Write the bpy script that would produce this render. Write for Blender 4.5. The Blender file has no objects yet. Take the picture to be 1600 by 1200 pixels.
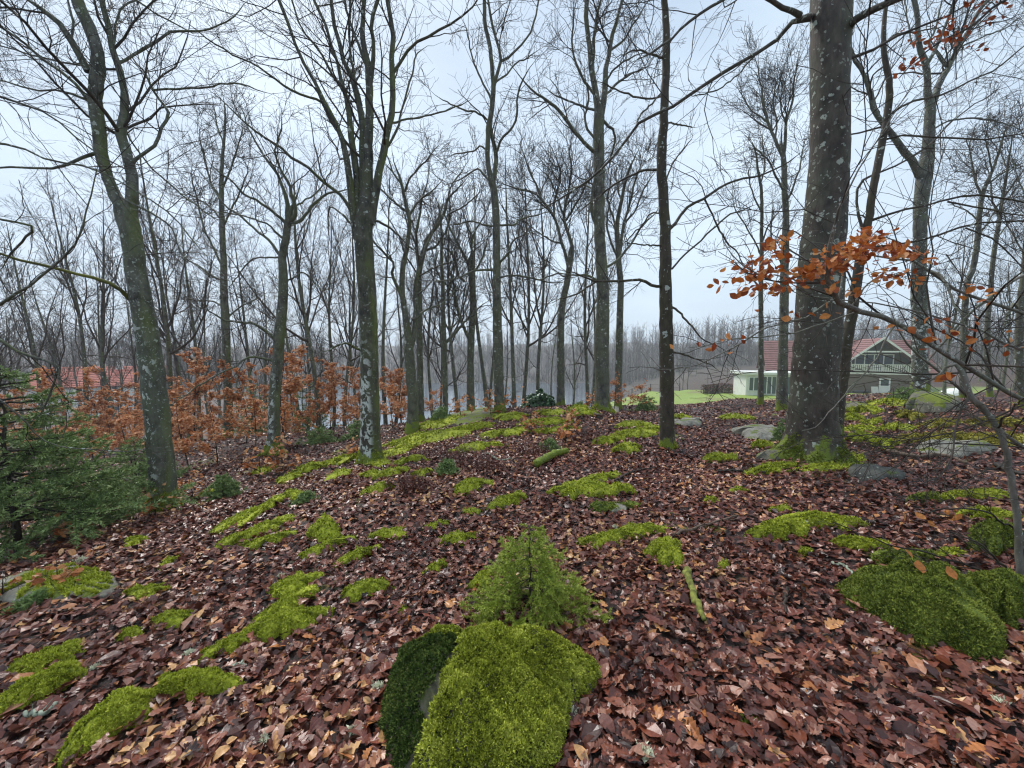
import bpy, math, random
import numpy as np
from mathutils import Vector, Matrix

# ------------------------------------------------------------------ scene, camera, world, sun
sc = bpy.context.scene
COL = sc.collection
rng = np.random.default_rng(7)
random.seed(7)

EYE = np.array([0.0, 0.0, 1.55])
PITCH = math.radians(5.0)
F = 625.0                                   # focal length in pixels of the 1600 x 1200 photograph
cam_d = bpy.data.cameras.new('camera')
cam_d.sensor_fit = 'HORIZONTAL'
cam_d.sensor_width = 36.0
cam_d.lens = 36.0 * F / 1600.0
cam_d.clip_start = 0.05
cam_d.clip_end = 3000
cam = bpy.data.objects.new('camera', cam_d)
cam.location = EYE
cam.rotation_euler = (math.radians(90) - PITCH, 0, 0)
COL.objects.link(cam)
sc.camera = cam

SUN_EL, SUN_AZ = math.radians(52), math.radians(-35)      # azimuth from +Y towards +X
world = bpy.data.worlds.new('World')
sc.world = world
world.use_nodes = True
wt = world.node_tree
wt.nodes.clear()
def wn(t): return wt.nodes.new(t)
w_out, w_bg = wn('ShaderNodeOutputWorld'), wn('ShaderNodeBackground')
w_sky = wn('ShaderNodeTexSky'); w_sky.sky_type = 'NISHITA'; w_sky.sun_disc = False
w_sky.sun_elevation = SUN_EL; w_sky.sun_rotation = SUN_AZ
w_sky.air_density = 1.0; w_sky.dust_density = 2.0; w_sky.ozone_density = 1.0
w_sc = wn('ShaderNodeVectorMath'); w_sc.operation = 'SCALE'; w_sc.inputs['Scale'].default_value = 0.065
w_tc = wn('ShaderNodeTexCoord'); w_map = wn('ShaderNodeMapping'); w_map.inputs['Scale'].default_value = (1.0, 1.0, 2.6)
w_no = wn('ShaderNodeTexNoise'); w_no.inputs['Scale'].default_value = 1.6; w_no.inputs['Detail'].default_value = 5
w_ra = wn('ShaderNodeValToRGB')
w_ra.color_ramp.elements[0].position = 0.32; w_ra.color_ramp.elements[0].color = (0.235, 0.295, 0.37, 1)
w_ra.color_ramp.elements[1].position = 0.70; w_ra.color_ramp.elements[1].color = (0.385, 0.455, 0.52, 1)
w_mx = wn('ShaderNodeMix'); w_mx.data_type = 'RGBA'; w_mx.inputs[0].default_value = 0.86
wt.links.new(w_sky.outputs[0], w_sc.inputs[0])
wt.links.new(w_tc.outputs['Generated'], w_map.inputs[0]); wt.links.new(w_map.outputs[0], w_no.inputs['Vector'])
wt.links.new(w_no.outputs[0], w_ra.inputs[0])
wt.links.new(w_sc.outputs[0], w_mx.inputs[6]); wt.links.new(w_ra.outputs[0], w_mx.inputs[7])
wt.links.new(w_mx.outputs[2], w_bg.inputs[0]); w_bg.inputs[1].default_value = 1.0
wt.links.new(w_bg.outputs[0], w_out.inputs[0])

sun_d = bpy.data.lights.new('sun', 'SUN')
sun_d.energy = 1.5
sun_d.angle = math.radians(15)
sun_d.color = (1.0, 0.97, 0.92)
sun = bpy.data.objects.new('sun', sun_d)
sdir = Vector((math.sin(SUN_AZ) * math.cos(SUN_EL), math.cos(SUN_AZ) * math.cos(SUN_EL), math.sin(SUN_EL)))
sun.rotation_euler = sdir.to_track_quat('Z', 'Y').to_euler()
COL.objects.link(sun)

vs = sc.view_settings
vs.view_transform = 'Standard'
vs.look = 'None'
vs.exposure = 1.25
vs.gamma = 1.0
sc.render.engine = 'CYCLES'
sc.cycles.use_denoising = True
sc.cycles.max_bounces = 4
sc.cycles.diffuse_bounces = 2
sc.cycles.glossy_bounces = 2
sc.cycles.transmission_bounces = 3
sc.cycles.transparent_max_bounces = 8
sc.cycles.volume_bounces = 1
sc.cycles.filter_width = 1.2
sc.cycles.use_adaptive_sampling = True
sc.cycles.adaptive_threshold = 0.02

# ------------------------------------------------------------------ pixel helpers
CP, SP = math.cos(PITCH), math.sin(PITCH)
def ray(px, py):
    u, v = (px - 800.0) / F, (py - 600.0) / F
    return np.array([u, CP - v * SP, -SP - v * CP])
def at(px, py, Y):
    d = ray(px, py)
    return EYE + d * (Y / d[1])
def zdepth(P):
    d = P - EYE
    return d[1] * CP - d[2] * SP

# ------------------------------------------------------------------ terrain: a smooth surface through known spots
TREE_SPOTS = [(258, 805, 5.5), (428, 712, 9.0), (580, 706, 7.9), (645, 669, 10.3), (782, 642, 10.5), (942, 646, 10.4),
              (1043, 708, 6.3), (1268, 722, 5.4), (1308, 685, 7.0), (1440, 622, 12.0), (876, 633, 13.5), (1188, 627, 14.0),
              (1222, 638, 13.0), (357, 690, 13.0), (30, 868, 4.3), (150, 715, 14.0), (840, 640, 12.5), (1100, 638, 14.0),
              (730, 650, 11.2), (1560, 640, 11.0)]
CTRL = [tuple(at(*s)) for s in TREE_SPOTS]
CTRL += [(0, 0, 0), (0, -4, .1), (-3, 0, -.18), (3, 0, .05), (-6, -3, -.3), (6, -3, .2), (-3.7, 3.1, -.38), (2.8, 2.1, .06),
         (0, 1.6, 0.0), (0, 3, -.03), (-1.6, 4.5, -.14), (0.6, 5.5, -.04), (-1.8, 2.2, -.13), (7, 4, .12), (12, 8, .3), (-12, 3, -1.6), (-20, 0, -2.5),
         (20, 0, .6), (0, -20, .5), (30, 12, -.6), (20, 16, -.3),
         (0, 17, -1.3), (0, 25, -4.2), (0, 42, -9.2), (-5, 60, -12.6), (9, 22, -2.4), (6, 30, -5.0), (15, 36, -3.7), (10, 44, -5.4),
         (24, 48, -4.05), (30, 50, -4.2), (45, 50, -4.0), (20, 58, -4.6), (36, 60, -4.3), (18, 75, -9.5), (40, 90, -8.5), (35, 24, -2.2),
         (-20, 20, -3.4), (-30, 32, -6.0), (-26, 55, -11.0), (-62, 60, -8.6), (-70, 64, -8.6), (-55, 64, -8.6), (-90, 30, -7), (-100, 100, -9),
         (-40, 80, -13.8), (-20, 110, -14.4), (20, 110, -13.8), (34, 140, -13.3), (-60, 120, -13.6), (-30, 150, -13.2), (0, 150, -13.2),
         (0, 166, -11.2), (40, 166, -11), (-60, 166, -11), (-110, 140, -9), (0, 205, -4), (60, 130, -5.5), (80, 160, -1.5), (120, 120, -2),
         (0, 320, 3), (160, 260, 6), (-160, 260, 1), (300, 100, 0), (-300, 100, -4), (0, -200, 2), (200, -150, 3), (-200, -150, -5),
         (0, 900, 0), (800, 400, 0), (-800, 400, 0), (0, -900, 0), (900, -400, 0), (-900, -400, 0)]
CTRL = np.array(CTRL, float)
def kern(r2): return np.sqrt(r2 + 1.2 ** 2)
_n = len(CTRL)
_D2 = ((CTRL[:, None, :2] - CTRL[None, :, :2]) ** 2).sum(-1)
_A = np.zeros((_n + 1, _n + 1)); _A[:_n, :_n] = -kern(_D2) - np.eye(_n) * 0.02; _A[_n, :_n] = 1; _A[:_n, _n] = 1
_W = np.linalg.solve(_A, np.concatenate([CTRL[:, 2], [0]]))
_ph = rng.uniform(0, 6.28, (14, 2)); _dr = rng.normal(size=(14, 2)); _dr /= np.linalg.norm(_dr, axis=1)[:, None]
_fq = np.geomspace(0.7, 7.0, 14)
def ground_z(x, y):
    x = np.asarray(x, float); y = np.asarray(y, float)
    shp = np.broadcast(x, y).shape
    xf = np.broadcast_to(x, shp).ravel(); yf = np.broadcast_to(y, shp).ravel()
    z = np.empty(xf.size)
    for i in range(0, xf.size, 20000):
        a, b = xf[i:i + 20000], yf[i:i + 20000]
        d2 = (a[:, None] - CTRL[None, :, 0]) ** 2 + (b[:, None] - CTRL[None, :, 1]) ** 2
        zz = -kern(d2) @ _W[:_n] + _W[_n]
        r = np.sqrt(a * a + b * b)
        amp = np.clip(r / 6, 0.35, 1.6)
        bump = sum(0.030 / (f ** .9) * np.sin(f * (a * d[0] + b * d[1]) + p[0]) for f, d, p in zip(_fq, _dr, _ph))
        far = np.clip((r - 175) / 60, 0, 1) * (2.2 * np.sin(a * .031 + 1) * np.cos(b * .023) + 1.3 * np.sin(a * .083 + b * .05) + .6 * np.sin(a * .19))
        z[i:i + 20000] = zz + amp * bump + far
    return z.reshape(shp)
def gz(x, y): return float(ground_z(np.array([x]), np.array([y]))[0])
def hit(px, py, tmax=200.0):
    """where the line of sight through a photo pixel meets the ground"""
    d = ray(px, py)
    ts = np.geomspace(0.6, tmax, 500)
    P = EYE + ts[:, None] * d
    below = P[:, 2] < ground_z(P[:, 0], P[:, 1])
    k = int(np.argmax(below)) if below.any() else len(ts) - 1
    lo, hi = ts[max(k - 1, 0)], ts[k]
    tt = np.linspace(lo, hi, 40); P = EYE + tt[:, None] * d
    b = P[:, 2] < ground_z(P[:, 0], P[:, 1])
    j = int(np.argmax(b)) if b.any() else len(tt) - 1
    q = P[j].copy(); q[2] = gz(q[0], q[1])
    return q
def hits(pxs, pys, tmax=40.0):
    pxs = np.asarray(pxs, float); pys = np.asarray(pys, float)
    u, v = (pxs - 800) / F, (pys - 600) / F
    D = np.stack([u, CP - v * SP, -SP - v * CP], -1)
    t = np.full(len(pxs), 0.6); done = np.zeros(len(pxs), bool)
    for s in np.geomspace(0.6, tmax, 160):
        P = EYE + s * D
        b = (P[:, 2] < ground_z(P[:, 0], P[:, 1])) & ~done
        t[b] = s; done |= b
        if done.all(): break
    t[~done] = tmax
    P = EYE + t[:, None] * D
    P[:, 2] = ground_z(P[:, 0], P[:, 1])
    return P
def gnormal(x, y, e=0.05):
    zx = (ground_z(x + e, y) - ground_z(x - e, y)) / (2 * e); zy = (ground_z(x, y + e) - ground_z(x, y - e)) / (2 * e)
    n = np.stack([-zx, -zy, np.ones_like(zx)], -1)
    return n / np.linalg.norm(n, axis=-1, keepdims=True)

# ------------------------------------------------------------------ object helpers
def link(o, parent=None):
    COL.objects.link(o)
    if parent is not None: o.parent = parent
    return o
def tag(o, label=None, cat=None, group=None, kind=None):
    if label: o['label'] = label
    if cat: o['category'] = cat
    if group: o['group'] = group
    if kind: o['kind'] = kind
    return o
def empty(name, loc, rz=0.0):
    o = bpy.data.objects.new(name, None); o.location = loc; o.rotation_euler[2] = rz; o.empty_display_size = 0.1
    return link(o)
def mesh_np(name, V, Q=None, T=None, smooth=True, fattr=None, vattr=None):
    """mesh from arrays; Q (n,4), T (n,3); vattr: name -> per-vertex float, or (n,3) colour"""
    V = np.ascontiguousarray(V, np.float32)
    Q = np.zeros((0, 4), np.int32) if Q is None else np.asarray(Q, np.int32).reshape(-1, 4)
    T = np.zeros((0, 3), np.int32) if T is None else np.asarray(T, np.int32).reshape(-1, 3)
    me = bpy.data.meshes.new(name)
    me.vertices.add(len(V)); me.vertices.foreach_set('co', V.ravel())
    nl = Q.size + T.size
    me.loops.add(nl); me.loops.foreach_set('vertex_index', np.concatenate([Q.ravel(), T.ravel()]).astype(np.int32))
    me.polygons.add(len(Q) + len(T))
    st = np.concatenate([np.arange(len(Q)) * 4, Q.size + np.arange(len(T)) * 3]).astype(np.int32)
    me.polygons.foreach_set('loop_start', st)
    me.polygons.foreach_set('use_smooth', np.full(len(st), smooth, bool))
    for k, a in (vattr or {}).items():
        a = np.asarray(a, np.float32)
        if a.ndim == 1:
            me.attributes.new(k, 'FLOAT', 'POINT').data.foreach_set('value', a)
        else:
            c = np.ones((len(a), 4), np.float32); c[:, :3] = a
            me.attributes.new(k, 'FLOAT_COLOR', 'POINT').data.foreach_set('color', c.ravel())
    me.update(calc_edges=True)
    return me
def obj(name, me, mat, parent=None, loc=None):
    o = bpy.data.objects.new(name, me)
    if mat is not None and len(me.materials) == 0: me.materials.append(mat)
    if loc is not None: o.location = loc
    return link(o, parent)
def copy_tree(o, parent=None):
    c = o.copy(); COL.objects.link(c); c.parent = parent
    for ch in o.children: copy_tree(ch, c)
    return c
class Geo:
    """collects arrays for one mesh"""
    def __init__(s): s.V, s.Q, s.T, s.n, s.A = [], [], [], 0, []
    def add(s, V, Q=None, T=None, a=None):
        V = np.asarray(V, float).reshape(-1, 3)
        if Q is not None and len(Q): s.Q.append(np.asarray(Q).reshape(-1, 4) + s.n)
        if T is not None and len(T): s.T.append(np.asarray(T).reshape(-1, 3) + s.n)
        s.V.append(V); s.n += len(V)
        s.A.append(np.zeros(len(V)) if a is None else np.broadcast_to(a, (len(V),)).astype(float))
    def box(s, x0, x1, y0, y1, z0, z1):
        V = [(x, y, z) for z in (z0, z1) for y in (y0, y1) for x in (x0, x1)]
        s.add(V, [(0, 2, 3, 1), (4, 5, 7, 6), (0, 1, 5, 4), (2, 6, 7, 3), (0, 4, 6, 2), (1, 3, 7, 5)])
    def mesh(s, name, smooth=True, attr=None):
        V = np.concatenate(s.V); Q = np.concatenate(s.Q) if s.Q else None; T = np.concatenate(s.T) if s.T else None
        return mesh_np(name, V, Q, T, smooth, vattr={attr: np.concatenate(s.A)} if attr else None)

# ------------------------------------------------------------------ tubes and branching, in batches
def unit(a): return a / np.maximum(np.linalg.norm(a, axis=-1, keepdims=True), 1e-9)
def tubes(P, R, S):
    """P (M,K,3), R (M,K) -> vertices and quads of M tubes with S sides"""
    M, K, _ = P.shape
    T = np.gradient(P, axis=1); T = unit(T)
    main = unit(P[:, -1] - P[:, 0])
    ref = np.where(np.abs(main[:, 2:3]) < 0.8, np.array([[0, 0, 1.0]]), np.array([[1.0, 0, 0]]))
    A = unit(np.cross(T, ref[:, None, :])); B = np.cross(T, A)
    th = np.arange(S) * 2 * np.pi / S
    V = P[:, :, None] + R[:, :, None, None] * (A[:, :, None] * np.cos(th)[None, None, :, None] + B[:, :, None] * np.sin(th)[None, None, :, None])
    k = np.arange(K - 1)[:, None]; s = np.arange(S)[None, :]; s2 = (s + 1) % S
    q = np.stack([k * S + s, k * S + s2, (k + 1) * S + s2, (k + 1) * S + s], -1).reshape(1, -1, 4)
    q = q + (np.arange(M) * K * S)[:, None, None]
    return V.reshape(-1, 3), q.reshape(-1, 4)
def smooth_path(pts, rad, K):
    """Catmull-Rom through pts, K points at even spacing"""
    pts = np.asarray(pts, float); rad = np.asarray(rad, float)
    p = np.concatenate([[2 * pts[0] - pts[1]], pts, [2 * pts[-1] - pts[-2]]])
    out, ro = [], []
    for i in range(len(pts) - 1):
        t = np.linspace(0, 1, 8, endpoint=(i == len(pts) - 2))[:, None]
        a, b, c, d = p[i], p[i + 1], p[i + 2], p[i + 3]
        out.append(0.5 * ((2 * b) + (-a + c) * t + (2 * a - 5 * b + 4 * c - d) * t ** 2 + (-a + 3 * b - 3 * c + d) * t ** 3))
        ro.append(rad[i] + (rad[i + 1] - rad[i]) * t[:, 0])
    o = np.concatenate(out); r = np.concatenate(ro)
    s = np.concatenate([[0], np.cumsum(np.linalg.norm(np.diff(o, axis=0), axis=1))])
    q = np.linspace(0, s[-1], K)
    return np.stack([np.interp(q, s, o[:, j]) for j in range(3)], -1), np.interp(q, s, r)
def sprout(P, R, g, per_m, tlo, thi, ang, length, K, wander, up, rr, rmin, flat=0.0, taper=0.25, minlen=0.05):
    """children of the branches P,R.  length = (share of parent, least, most)"""
    M, K0, _ = P.shape
    L = np.linalg.norm(np.diff(P, axis=1), axis=2).sum(1)
    cnt = g.poisson(np.maximum(per_m * L * (thi - tlo), 0.0))
    idx = np.repeat(np.arange(M), cnt); N = len(idx)
    if N == 0: return np.zeros((0, K, 3)), np.zeros((0, K))
    t = g.uniform(tlo, thi, N)
    f = t * (K0 - 1); k = np.minimum(f.astype(int), K0 - 2); w = (f - k)[:, None]
    p0 = P[idx, k] * (1 - w) + P[idx, k + 1] * w
    tan = unit(P[idx, k + 1] - P[idx, k])
    r0 = (R[idx, k] * (1 - w[:, 0]) + R[idx, k + 1] * w[:, 0])
    rnd = g.normal(size=(N, 3)); rnd[:, 2] *= (1 - flat)
    perp = unit(rnd - (rnd * tan).sum(1, keepdims=True) * tan)
    a = np.radians(g.normal(ang[0], ang[1], N))[:, None]
    d = unit(tan * np.cos(a) + perp * np.sin(a))
    ln = np.clip(L[idx] * length[0] * (1.15 - 0.6 * t) * g.uniform(0.55, 1.35, N), length[1], length[2])
    rs = np.clip(r0 * rr * g.uniform(.7, 1.15, N), rmin, None)
    rs = np.minimum(rs, r0 * .85 + .0004)
    pts = np.empty((N, K, 3)); pts[:, 0] = p0
    st = (ln / (K - 1))[:, None]
    for j in range(1, K):
        d = unit(d + wander * g.normal(size=(N, 3)) + np.array([0, 0, up]))
        pts[:, j] = pts[:, j - 1] + d * st
    rad = rs[:, None] * np.linspace(1, taper, K)[None]
    rad = np.maximum(rad, rmin * 0.62)
    return pts, rad
def pack(geo, P, R, S, base, hgt=True):
    if len(P) == 0: return
    V, q = tubes(P, R, S)
    V = V - base
    geo.add(V, q, a=V[:, 2])

# ------------------------------------------------------------------ materials
def srgb(r, g, b):
    f = lambda c: (c / 255) / 12.92 if c <= 10 else (((c / 255) + .055) / 1.055) ** 2.4
    return (f(r), f(g), f(b), 1.0)
class Mat:
    def __init__(s, name):
        s.m = bpy.data.materials.new(name); s.m.use_nodes = True
        s.t = s.m.node_tree; s.b = s.t.nodes['Principled BSDF']
    def n(s, typ, **kw):
        o = s.t.nodes.new(typ)
        for k, v in kw.items():
            if k.startswith('i_'): o.inputs[k[2:].replace('_', ' ')].default_value = v
            else: setattr(o, k, v)
        return o
    def l(s, a, b): s.t.links.new(a, b)
    def ramp(s, src, stops, interp='LINEAR'):
        r = s.n('ShaderNodeValToRGB'); r.color_ramp.interpolation = interp
        e = r.color_ramp.elements
        while len(e) < len(stops): e.new(0.5)
        for k, (p, c) in zip(e, stops): k.position = p; k.color = c if len(c) == 4 else (*c, 1)
        s.l(src, r.inputs[0]); return r.outputs[0]
    def mix(s, fac, a, b, mode='MIX'):
        x = s.n('ShaderNodeMix', data_type='RGBA', blend_type=mode)
        for v, k in ((fac, 0), (a, 6), (b, 7)):
            if hasattr(v, 'links'): s.l(v, x.inputs[k])
            else: x.inputs[k].default_value = v
        return x.outputs[2]
    def math(s, op, a, b=None, c=None, clamp=False):
        x = s.n('ShaderNodeMath', operation=op, use_clamp=clamp)
        for k, v in enumerate((a, b, c)):
            if v is None: continue
            if hasattr(v, 'links'): s.l(v, x.inputs[k])
            else: x.inputs[k].default_value = v
        return x.outputs[0]
    def coord(s, scale=(1, 1, 1), which='Object'):
        tc = s.n('ShaderNodeTexCoord'); mp = s.n('ShaderNodeMapping'); mp.inputs['Scale'].default_value = scale
        s.l(tc.outputs[which], mp.inputs[0]); return mp.outputs[0]
    def noise(s, vec, scale, detail=4, rough=.55, dist=0.0):
        x = s.n('ShaderNodeTexNoise'); x.inputs['Scale'].default_value = scale; x.inputs['Detail'].default_value = detail
        x.inputs['Roughness'].default_value = rough; x.inputs['Distortion'].default_value = dist
        if vec is not None: s.l(vec, x.inputs['Vector'])
        return x.outputs[0]
    def voro(s, vec, scale, feature='F1', out='Distance', rnd=1.0):
        x = s.n('ShaderNodeTexVoronoi', feature=feature); x.inputs['Scale'].default_value = scale; x.inputs['Randomness'].default_value = rnd
        if vec is not None: s.l(vec, x.inputs['Vector'])
        return x.outputs[out]
    def attr(s, name, out='Fac', typ='GEOMETRY'):
        x = s.n('ShaderNodeAttribute', attribute_name=name, attribute_type=typ); return x.outputs[out]
    def bump(s, h, strength, dist):
        x = s.n('ShaderNodeBump'); x.inputs['Strength'].default_value = strength; x.inputs['Distance'].default_value = dist
        s.l(h, x.inputs['Height']); s.l(x.outputs[0], s.b.inputs['Normal'])
    def set(s, color=None, rough=None, spec=None, metal=None):
        for v, k in ((color, 'Base Color'), (rough, 'Roughness'), (spec, 'Specular IOR Level'), (metal, 'Metallic')):
            if v is None: continue
            if hasattr(v, 'links'): s.l(v, s.b.inputs[k])
            else: s.b.inputs[k].default_value = v
        return s
def plain(name, col, rough=.6, var=.12, scale=3.0, spec=.4):
    m = Mat(name); v = m.coord()
    n = m.noise(v, scale, 5)
    d = tuple(c * (1 - 2 * var) for c in col[:3]) + (1,); h = tuple(min(1, c * (1 + var)) for c in col[:3]) + (1,)
    m.set(m.ramp(n, [(.3, d), (.7, h)]), rough, spec)
    return m.m

def bark(name, dark, light, green, spots=.5, patches=0.0, moss_h=.22, spot_col=srgb(186, 194, 184), spot_scale=26, side=0.5, patch_top=2.8):
    m = Mat(name); v = m.coord()
    vs_ = m.coord((1, 1, .55))
    n1 = m.noise(vs_, 9, 6, .62); n2 = m.noise(v, 2.2, 4); n3 = m.noise(m.coord((1, 1, .25)), 40, 4)
    col = m.mix(m.ramp(n1, [(.34, (0, 0, 0)), (.68, (1, 1, 1))]), dark, light)
    col = m.mix(m.ramp(n2, [(.42, (0, 0, 0)), (.66, (1, 1, 1))]), col, green)
    col = m.mix(.45, col, m.ramp(n3, [(.3, (.25, .25, .25)), (.7, (1, 1, 1))]), 'MULTIPLY')
    # small round lichens, fewer in some zones
    wob = m.n('ShaderNodeMix', data_type='RGBA', blend_type='LINEAR_LIGHT'); wob.inputs[0].default_value = .045
    m.l(v, wob.inputs[6]); nz = m.n('ShaderNodeTexNoise'); nz.inputs['Scale'].default_value = 22; m.l(v, nz.inputs['Vector']); m.l(nz.outputs['Color'], wob.inputs[7])
    def dots(scale, size, zone_lo):
        vo = m.n('ShaderNodeTexVoronoi'); vo.inputs['Scale'].default_value = scale; m.l(wob.outputs[2], vo.inputs['Vector'])
        sx = m.n('ShaderNodeSeparateColor'); m.l(vo.outputs['Color'], sx.inputs[0])
        lim = m.math('MULTIPLY', m.ramp(sx.outputs[0], [(zone_lo, (0, 0, 0)), (1, (1, 1, 1))]), size)
        return m.math('LESS_THAN', vo.outputs['Distance'], lim)
    z = m.ramp(m.noise(v, 1.7, 3), [(.36, (0, 0, 0)), (.6, (1, 1, 1))])
    s1 = m.math('MULTIPLY', dots(spot_scale, .42, 1 - spots * .75), z)
    s2 = dots(spot_scale * .33, .34, 1 - spots * .45)
    sp = m.math('MAXIMUM', s1, s2)
    tone = m.mix(m.noise(v, 30, 3), spot_col, tuple(c * .62 for c in spot_col[:3]) + (1,))
    col = m.mix(sp, col, tone)
    h = m.attr('h')
    if patches > 0:
        pz = m.noise(m.coord((1.1, 1.1, .9)), 7, 6, .6, .5)
        pm = m.ramp(pz, [(.60 - patches * .10, (0, 0, 0)), (.62 - patches * .10, (1, 1, 1))])
        geo = m.n('ShaderNodeNewGeometry'); sx = m.n('ShaderNodeSeparateXYZ'); m.l(geo.outputs['Normal'], sx.inputs[0])
        lf = m.ramp(m.math('MULTIPLY_ADD', sx.outputs[0], -.5, .5), [(.2, (0, 0, 0)), (.42, (1, 1, 1))])
        top = m.ramp(m.math('DIVIDE', h, patch_top), [(.6, (1, 1, 1)), (1.0, (.0, .0, .0))])
        pm = m.math('MULTIPLY', m.math('MULTIPLY', pm, lf), top)
        col = m.mix(pm, col, m.mix(m.noise(v, 34, 4), srgb(222, 225, 222), srgb(168, 178, 168)))
    # moss that grows up from the foot and along one flank
    mz = m.math('ADD', m.math('DIVIDE', h, moss_h * 2.2), m.math('MULTIPLY_ADD', m.noise(v, 7, 4), 2.2, -1.1))
    mm = m.ramp(mz, [(.42, (1, 1, 1)), (.62, (0, 0, 0))])
    geo2 = m.n('ShaderNodeNewGeometry'); s2x = m.n('ShaderNodeSeparateXYZ'); m.l(geo2.outputs['Normal'], s2x.inputs[0])
    fl = m.math('MULTIPLY', m.ramp(m.math('MULTIPLY_ADD', s2x.outputs[0], .5, .5), [(.55, (0, 0, 0)), (.95, (1, 1, 1))]),
                m.ramp(m.noise(m.coord((1, 1, .3)), 3.0, 4), [(.46, (0, 0, 0)), (.62, (1, 1, 1))]))
    mm = m.math('MAXIMUM', mm, m.math('MULTIPLY', fl, side))
    mcol = m.mix(m.noise(v, 60, 3), srgb(62, 78, 20), srgb(142, 156, 52))
    col = m.mix(mm, col, mcol)
    m.set(col, m.ramp(n2, [(.3, (.62, .62, .62)), (.7, (.85, .85, .85))]), .35)
    hh = m.math('ADD', m.math('MULTIPLY', n1, .6), m.math('ADD', m.math('MULTIPLY', n3, .5), m.math('MULTIPLY', mm, m.noise(v, 90, 2))))
    hh = m.math('ADD', hh, m.math('MULTIPLY', sp, .25))
    m.bump(hh, .75, .012)
    return m.m
M_BARK = bark('beech_bark', srgb(54, 53, 47), srgb(124, 122, 110), srgb(106, 108, 84), .6, side=.35)
M_BARK_L = bark('lichen_bark', srgb(46, 45, 41), srgb(122, 122, 112), srgb(104, 110, 90), .95, moss_h=.30, spot_scale=34, side=.45, patches=.35, patch_top=3.4)
M_BARK_P = bark('patched_bark', srgb(40, 38, 33), srgb(104, 102, 90), srgb(94, 98, 72), .6, patches=.85, moss_h=.2, side=.55)
M_BARK_Q = bark('pale_bark', srgb(50, 49, 43), srgb(124, 124, 112), srgb(104, 108, 84), .5, patches=.8, moss_h=.2, side=.35, patch_top=2.2)
M_BARK_BIG = bark('old_beech_bark', srgb(48, 40, 36), srgb(100, 90, 81), srgb(90, 92, 78), .95, moss_h=.22, spot_scale=19, spot_col=srgb(186, 194, 180), side=.15)
M_BARK_D = bark('dark_bark', srgb(46, 40, 34), srgb(92, 82, 70), srgb(78, 74, 54), .4, moss_h=.10, spot_scale=24, side=.2)
def twig_mat(name, a, b):
    m = Mat(name); v = m.coord()
    m.set(m.mix(m.ramp(m.noise(v, 3, 3), [(.35, (0, 0, 0)), (.65, (1, 1, 1))]), a, b), .7, .3); return m.m
M_TWIG = twig_mat('twig_bark', srgb(42, 37, 33), srgb(72, 64, 55))
M_TWIG_PALE = bark('lichen_twig', srgb(86, 78, 70), srgb(140, 134, 124), srgb(120, 124, 108), .7, moss_h=.001, spot_scale=60, side=0)
M_TWIG_MOSS = twig_mat('mossy_limb', srgb(58, 54, 36), srgb(112, 116, 52))
M_FARTREE = twig_mat('far_bark', srgb(58, 50, 44), srgb(90, 80, 70))
M_FARWOOD = twig_mat('far_wood_bark', srgb(84, 74, 68), srgb(122, 110, 100))

def ramp_leaf(name, stops, source, rough=.36, spec=.5, trans=0.0, nscale=60):
    m = Mat(name)
    if source == 'attr': f = m.attr('lc')
    else: f = m.n('ShaderNodeObjectInfo').outputs['Random']
    col = m.ramp(f, stops)
    v = m.coord((1, 1, 1))
    n = m.noise(v, nscale, 4)
    col = m.mix(.6, col, m.ramp(n, [(.3, (.4, .4, .4)), (.7, (1.15, 1.15, 1.15))]), 'MULTIPLY')
    m.set(col, rough, spec)
    if trans:
        tr = m.n('ShaderNodeBsdfTranslucent'); m.l(col, tr.inputs[0])
        mx = m.n('ShaderNodeMixShader'); mx.inputs[0].default_value = trans
        o = m.t.nodes['Material Output']
        m.l(m.b.outputs[0], mx.inputs[1]); m.l(tr.outputs[0], mx.inputs[2]); m.l(mx.outputs[0], o.inputs[0])
    m.bump(n, .3, .003)
    return m.m
LITTER = [(0, srgb(50, 25, 19)), (.16, srgb(88, 42, 32)), (.32, srgb(122, 64, 48)), (.42, srgb(82, 50, 45)), (.55, srgb(134, 72, 52)), (.66, srgb(108, 54, 34)),
          (.78, srgb(152, 92, 68)), (.89, srgb(168, 124, 106)), (.95, srgb(190, 118, 62)), (1.0, srgb(212, 162, 108))]
M_LITTER = ramp_leaf('leaf_litter', LITTER, 'attr')
M_LITTER_O = ramp_leaf('fallen_leaf', LITTER, 'obj', nscale=6)
COPPER = [(0, srgb(156, 88, 48)), (.3, srgb(206, 128, 76)), (.6, srgb(224, 158, 102)), (.85, srgb(228, 174, 130)), (1.0, srgb(234, 196, 154))]
M_COPPER = ramp_leaf('copper_leaf', COPPER, 'attr', .55, .3, .3)
ORANGE = [(0, srgb(140, 64, 36)), (.4, srgb(184, 100, 46)), (.75, srgb(204, 126, 62)), (1.0, srgb(222, 158, 98))]
M_ORANGE = ramp_leaf('orange_leaf', ORANGE, 'attr', .5, .3, .4)
M_ORANGE_O = ramp_leaf('hanging_leaf', ORANGE, 'obj', .5, .3, .4, 3)

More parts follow.
